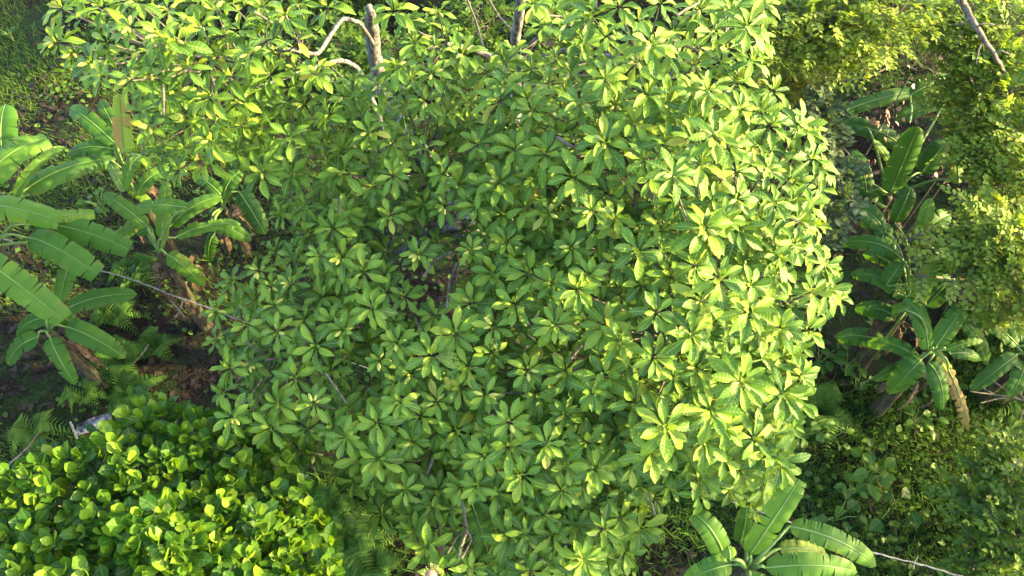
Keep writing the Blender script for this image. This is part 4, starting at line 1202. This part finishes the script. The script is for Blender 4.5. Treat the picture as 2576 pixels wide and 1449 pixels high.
for q in range(46):
    ph = random.uniform(0, 6.28)
    d = unit([math.cos(ph), math.sin(ph), random.uniform(0.1, 0.9)])
    A.tube([d * 0.03, d * 0.09 + [0, 0, 0.01], d * random.uniform(0.08, 0.12)], [0.003, 0.003, 0.006], 5)
tag(add('stamens', A.mesh('stamens', M_FLOWER), flw), kind='stuff')
A = Acc()
A.tube(smooth_path([[0, 0, -0.02], [0.05, -0.1, -0.5], [0.1, -0.3, -1.4], [0.12, -0.35, -2.85]], 5), 0.012, 6)
add('stalk', A.mesh('stalk', M_TWIG), flw)

for (px, py, z, n, lab) in ((2228, 300, 1.9, 26, 'cluster of dry leaves tinted pink as if sunlit in the dark hollow'), (2192, 418, 1.6, 12, 'small group of dry leaves low in the dark hollow'),
                            (2436, 375, 2.4, 22, 'dry leaf cluster beside the yellow-lit upright banana leaf'), (2376, 424, 1.9, 10, 'few dry leaves left of the yellow-lit upright banana leaf'),
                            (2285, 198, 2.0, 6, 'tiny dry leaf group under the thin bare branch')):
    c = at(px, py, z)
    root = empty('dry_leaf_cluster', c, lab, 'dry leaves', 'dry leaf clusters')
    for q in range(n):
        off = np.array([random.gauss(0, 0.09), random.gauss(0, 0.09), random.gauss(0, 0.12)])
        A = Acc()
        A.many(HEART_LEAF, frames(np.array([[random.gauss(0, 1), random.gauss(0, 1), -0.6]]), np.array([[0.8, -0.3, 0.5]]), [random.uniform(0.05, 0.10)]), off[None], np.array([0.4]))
        add('leaf', A.mesh('dry_small_leaf', M_PINK), root)  # pinkish colour stands for sun dapples on these dry leaves
    A = Acc()
    A.tube(smooth_path([[0, 0, 0.1], [0.03, 0.05, -0.4], [0.05, 0.1, -z]], 5), 0.009, 5)
    add('stalk', A.mesh('stalk', M_TWIG), root)

# ------------------------------------------------------------------ cord, debris
cpts = [(-60, 575, 1.55), (40, 612, 1.5), (150, 648, 1.42), (245, 678, 1.38), (340, 706, 1.36), (440, 745, 1.36), (545, 782, 1.34), (800, 880, 1.3), (1200, 1030, 1.2), (1700, 1212, 1.15),
        (2060, 1340, 1.12), (2190, 1388, 1.1), (2330, 1424, 1.1), (2480, 1470, 1.1)]
P = smooth_path([at(*c) for c in cpts], 10)
co = P[0]
cord = empty('cord', co, 'pale frayed cord strung from the left bananas past the trunk', 'cord')
A = Acc()
wob = P + np.stack([np.sin(np.arange(len(P)) * 1.9), np.cos(np.arange(len(P)) * 2.3), np.sin(np.arange(len(P)) * 1.3)], -1) * 0.006
A.tube(wob - co, 0.007 + 0.002 * RNG.random(len(P)), 7, 0.35, True, 0.3)
add('strand', A.mesh('strand', M_CORD), cord)
A = Acc()
A.tube(wob[::2] - co + np.array([0, 0, 0.006]), 0.005, 5, 0.35, True, 0.4)
add('strand', A.mesh('strand', M_CORD), cord)
for k in (118,):
    q = wob[k] - co
    A = Acc()
    A.tube([q + [0.0, -0.05, -0.05], q, q + [0.03, 0.05, 0.06]], 0.006, 5)
    add('knot', A.mesh('knot', M_CORD), cord)

so = at(240, 1065, 0.06)
sheet = empty('plastic_sheet', so, 'crumpled dirty white sheet lying on the ground above the round-leaved bush', 'litter')
A = Acc()
gx, gy = np.meshgrid(np.linspace(0, 1, 22), np.linspace(0, 1, 9))
pxs, pys = 192 + gx * 88, 1082 - gx * 32 - (gy - 0.5) * 34 * (1 - 0.4 * np.abs(gx - 0.5))
V = np.array([at(a, b, 0.13 + 0.06 * math.sin(a * 0.3) * math.cos(b * 0.4) + 0.05 * math.sin(a * 0.11 + b * 0.23)) for a, b in zip(pxs.ravel(), pys.ravel())]) - so
I = (np.arange(8)[:, None] * 22 + np.arange(21)[None]).ravel()
A.put(V, np.stack([I, I + 1, I + 23, I + 22], -1), None, 0.3)
A.put(V - np.array([0, 0, 0.01]), np.stack([I, I + 22, I + 23, I + 1], -1), None, 0.3)
add('sheet', A.mesh('sheet', M_CLOTH), sheet)
stk = at(192, 1095, 0.3)
st = empty('white_stick', stk, 'thin white stick standing beside the crumpled sheet', 'stick')
world_limb('shaft', [at(205, 1130, 0.05), at(190, 1092, 0.35), at(177, 1062, 0.6)], [0.017, 0.016, 0.015], st, stk, M_CORD, 7, 0.1)
for (pts, lab) in (([(75, 1240), (88, 1180), (70, 1130)], 'grey dead stick in the grass left of the white stick'),
                   ([(20, 1170), (70, 1125), (115, 1060)], 'long thin dead stick slanting through the yellow grass at left'),
                   ([(330, 920), (365, 880), (372, 868)], 'short grey stick in dark litter below the small banana'),
                   ([(440, 800), (455, 775), (470, 705)], 'thin dead stick leaning near the pale banana trunk'),
                   ([(424, 750), (445, 775), (466, 800)], 'tan broken stick under the white cord by the trunk')):
    P = [at(x, y, 0.1 + 0.05 * i) for i, (x, y) in enumerate(pts)]
    o, _ = world_limb('dead_stick', P, [0.016, 0.01], None, np.zeros(3), M_TWIG, 6, 0.3)
    tag(o, lab, 'stick', 'dead sticks on the ground')

# ------------------------------------------------------------------ undergrowth


def weed(px, py, z, s, n, tint, label, mat=M_ROUND, seed=1):
    rnd = random.Random(seed)
    g = at(px, py, z)
    base = np.array([g[0], g[1], float(ground_z(g[0], g[1]))])
    root = empty('broad_leaf_weed', base, label, 'weed', 'broad-leaved weeds')
    A = Acc()
    for i in range(n):
        ph = i * 2.4 + rnd.random()
        rad = np.array([math.cos(ph), math.sin(ph), 0])
        r = s * rnd.uniform(0.3, 1.3) * (0.4 + i / n)
        p = np.array([0, 0, z * rnd.uniform(0.6, 1.1)]) + rad * r
        d = rad + UP * rnd.uniform(-0.2, 0.5)
        ln = s * rnd.uniform(0.6, 1.0)
        M = frames(d[None], np.array([[rnd.gauss(0, .25), rnd.gauss(0, .25) - 0.2, 1.0]]), [ln])[0]
        B = Acc()
        B.many(WEED_LEAF, M[None], p[None], np.array([tint + rnd.uniform(-0.1, 0.15)]))
        add('leaf', B.mesh('weed_leaf', mat), root)
        A.tube([np.zeros(3), p * [0.5, 0.5, 0.8], p], [0.008, 0.006, 0.004], 5, 0.3, False)
    add('stems', A.mesh('stems', M_RIB), root)


WEEDS = [(2200, 1180, 0.5, 0.22, 15, 0.52, 'bright broad-leaved weed in the dark grass at lower right'),
         (2150, 1230, 0.4, 0.2, 9, 0.4, 'dark broad-leaved weed just below the bright one at lower right'),
         (2270, 1250, 0.4, 0.25, 5, 0.3, 'weed with two big dull leaves right of the bright weed'),
         (2030, 1070, 0.5, 0.2, 9, 0.36, 'broad-leaved weed close to the lit edge of the big crown'),
         (2100, 1090, 0.4, 0.16, 6, 0.5, 'small weed with one upright pale leaf in dark grass'),
         (2180, 950, 0.5, 0.17, 7, 0.5, 'leafy weed left of the V-shaped banana leaves'),
         (2215, 820, 0.5, 0.17, 5, 0.55, 'bright little seedling in the dark hollow below the banana fan'),
         (2310, 1050, 0.4, 0.18, 8, 0.42, 'weed with oval leaves left of the brown-tipped banana leaf'),
         (2120, 1290, 0.4, 0.24, 6, 0.28, 'dark long-leaved weed above the striped banana leaf'),
         (2070, 900, 0.3, 0.2, 10, 0.22, 'dim weed at the foot of the big crown on the right'),
         (2140, 910, 0.4, 0.2, 8, 0.34, 'round-leaved weed beside the dark hollow'),
         (240, 505, 0.4, 0.15, 12, 0.30, 'low leafy weed between the left banana plants'),
         (330, 690, 0.3, 0.13, 12, 0.26, 'dark weed under the cord at left'),
         (20, 80, 0.3, 0.12, 10, 0.38, 'round-leaved weed in the grass at the top left corner')]
for i, w in enumerate(WEEDS):
    weed(*w, seed=40 + i)


def fern(px, py, n, L, tint, label, seed=1, h=0.25):
    rnd = random.Random(seed)
    g = at(px, py, 0.1)
    base = np.array([g[0], g[1], float(ground_z(g[0], g[1]))])
    root = empty('fern', base, label, 'fern', 'ferns on the ground')
    for i in range(n):
        ph = i * 2.4 + rnd.random()
        d = np.array([math.cos(ph), math.sin(ph), 0])
        ln = L * rnd.uniform(0.7, 1.1)
        path = smooth_path([np.zeros(3), d * ln * 0.4 + UP * h * rnd.uniform(0.8, 1.6), d * ln + UP * h * rnd.uniform(0.1, 0.6)], 9)
        A = Acc()
        A.tube(path, np.linspace(0.006, 0.002, len(path)), 4, 0.3, False)
        T = np.gradient(path, axis=0); T /= np.linalg.norm(T, axis=1)[:, None]
        S = np.cross(T, UP); S /= np.linalg.norm(S, axis=1)[:, None]
        for sgn in (-1, 1):
            k = np.arange(2, len(path))
            sz = ln * 0.34 * np.sin(np.pi * (k / len(path)) ** 0.7 * 0.92 + 0.12)
            D = sgn * S[k] + 0.45 * T[k]
            A.many(PINNA, frames(D, np.tile(UP, (len(k), 1)) + RNG.normal(size=(len(k), 3)) * 0.2, np.maximum(0.02, sz)), path[k], tint + RNG.normal(size=len(k)) * 0.06)
        add('frond', A.mesh('frond', M_GRASS), root)


FERNS = [(345, 690, 9, 0.5, 0.30, 'green fern beside the white cord at left'), (300, 905, 9, 0.5, 0.26, 'dark fern right of the small banana plant'),
         (290, 800, 7, 0.45, 0.36, 'fern between the small banana and the brown trunk'), (385, 870, 7, 0.4, 0.3, 'small fern in the dark litter patch'),
         (330, 985, 8, 0.45, 0.32, 'fern on the bank above the round-leaved bush'), (880, 1370, 8, 0.6, 0.55, 'brownish fern under the bottom edge of the big crown'),
         (2060, 1040, 8, 0.55, 0.50, 'spreading fern under the right side of the big crown'), (940, 1420, 8, 0.5, 0.28, 'fern at the bottom edge under the dangling twig'),
         (2560, 1020, 7, 0.5, 0.46, 'fern at the right edge by the leafless branch'), (90, 1080, 8, 0.5, 0.62, 'yellowing fern among grass at the left edge'),
         (840, 1290, 7, 0.5, 0.2, 'dark fern right of the round-leaved bush'), (220, 1000, 6, 0.4, 0.5, 'little fern above the crumpled white sheet')]
for i, f in enumerate(FERNS):
    fern(*f, seed=80 + i)

# grass: density and colour by patch
rg = np.random.default_rng(99)


def in_hollow(x, y):
    return ((x - 4.9) / 1.7) ** 2 + ((y - 7.4) / 2.6) ** 2 < 1


def grass_patch(n, box, length, tint, keep=None, lean=0.7):
    x = rg.uniform(box[0], box[1], n); y = rg.uniform(box[2], box[3], n)
    if keep is not None:
        k = keep(x, y)
        x, y = x[k], y[k]
    k = ~in_hollow(x, y)
    x, y = x[k], y[k]
    n = len(x)
    P = np.stack([x, y, ground_z(x, y) - 0.01], -1)
    ph = rg.uniform(0, 6.28, n)
    D = np.stack([np.cos(ph) * lean, np.sin(ph) * lean, 0.5 + rg.random(n)], -1)
    nr = np.stack([-np.cos(ph), -np.sin(ph), np.full(n, 0.6)], -1)
    sz = length * (0.5 + rg.random(n))
    M = frames(D, nr, sz, rg.normal(size=n) * 0.5)
    M[:, :, 0] *= (0.10 / length * 1.3 if length < 0.2 else 0.8)
    return M, P, tint + rg.normal(size=n) * 0.12


def patchy(x, y, f=1.0, thr=0.0):
    return (np.sin(x * 1.3 * f + 1.1 * np.sin(y * 0.9 * f)) + np.cos(y * 1.7 * f + np.sin(x * 2.1 * f)) + rg.normal(size=len(x)) * 0.5) > thr


A = Acc()
for args in ((60000, (-11.5, -2.5, 6, 15.5), 0.12, 0.60, lambda x, y: patchy(x, y, 1.3, -1.0)), (42000, (2.2, 8.0, 0.2, 6.5), 0.17, 0.28, lambda x, y: patchy(x, y, 1, -1.3)),
             (12000, (-8, -3.2, 1.6, 4.2), 0.14, 0.62, lambda x, y: patchy(x, y, 1.1, -0.8)), (9000, (-5.5, -1.5, 1.8, 6.5), 0.13, 0.34, lambda x, y: patchy(x, y, 1.2, 0.5)),
             (9000, (-2.5, 2.5, 0.5, 3.5), 0.22, 0.42, lambda x, y: patchy(x, y, 1.2, -0.6)), (16000, (-3, 9, 6.5, 15), 0.16, 0.4, lambda x, y: patchy(x, y, 1.0, -0.2))):
    M, P, t = grass_patch(*args)
    A.many(BLADE, M, P, t)
g = add('grass', A.mesh('grass', M_GRASS))
tag(g, 'short and long grass growing over the ground', 'grass', kind='stuff')

# small round ground-cover leaves
A = Acc()
n = 14000
x = rg.uniform(-9, 8, n); y = rg.uniform(0.5, 13, n)
k = (patchy(x, y, 1.7, 0.5) | ((x > 2.5) & (y < 6) & patchy(x, y, 1.1, -0.2))) & ~in_hollow(x, y)
x, y = x[k], y[k]
n = len(x)
P = np.stack([x, y, ground_z(x, y) + rg.random(n) * 0.12], -1)
A.many(HEART_LEAF, frames(np.stack([rg.normal(size=n), rg.normal(size=n), rg.normal(size=n) * 0.3], -1), np.stack([rg.normal(size=n) * .3, rg.normal(size=n) * .3, np.ones(n)], -1),
                          0.05 + 0.06 * rg.random(n)), P, 0.25 + 0.15 * rg.random(n))
tag(add('ground_cover', A.mesh('ground_cover', M_SMALL)), 'low ground-cover leaves scattered over the soil', 'ground cover', kind='stuff')

# fallen leaves and straw
A = Acc()
n = 7000
x = rg.uniform(-9, 8.5, n); y = rg.uniform(0.3, 13, n)
P = np.stack([x, y, ground_z(x, y) + 0.02 + rg.random(n) * 0.03], -1)
A.many(SMALL_LEAF, frames(np.stack([rg.normal(size=n), rg.normal(size=n), rg.normal(size=n) * 0.2], -1), np.stack([rg.normal(size=n) * .3, rg.normal(size=n) * .3, np.ones(n)], -1),
                          0.07 + 0.12 * rg.random(n)), P, 0.1 + 0.5 * rg.random(n))
n = 5000
c = at(450, 790, 0)
x = np.concatenate([rg.normal(c[0], 0.9, n // 2), rg.uniform(-8, 8, n // 2)]); y = np.concatenate([rg.normal(c[1], 0.8, n // 2), rg.uniform(0.3, 12, n // 2)])
P = np.stack([x, y, ground_z(x, y) + 0.03 + rg.random(n) * 0.04], -1)
M = frames(np.stack([rg.normal(size=n), rg.normal(size=n), rg.normal(size=n) * 0.15], -1), np.tile(UP, (n, 1)), 0.15 + 0.25 * rg.random(n))
M[:, :, 0] *= 0.35
A.many(BLADE, M, P, 0.1 + 0.4 * rg.random(n))
tag(add('leaf_litter', A.mesh('leaf_litter', M_LITTER)), 'brown fallen leaves and straw on the soil', 'leaf litter', kind='stuff')
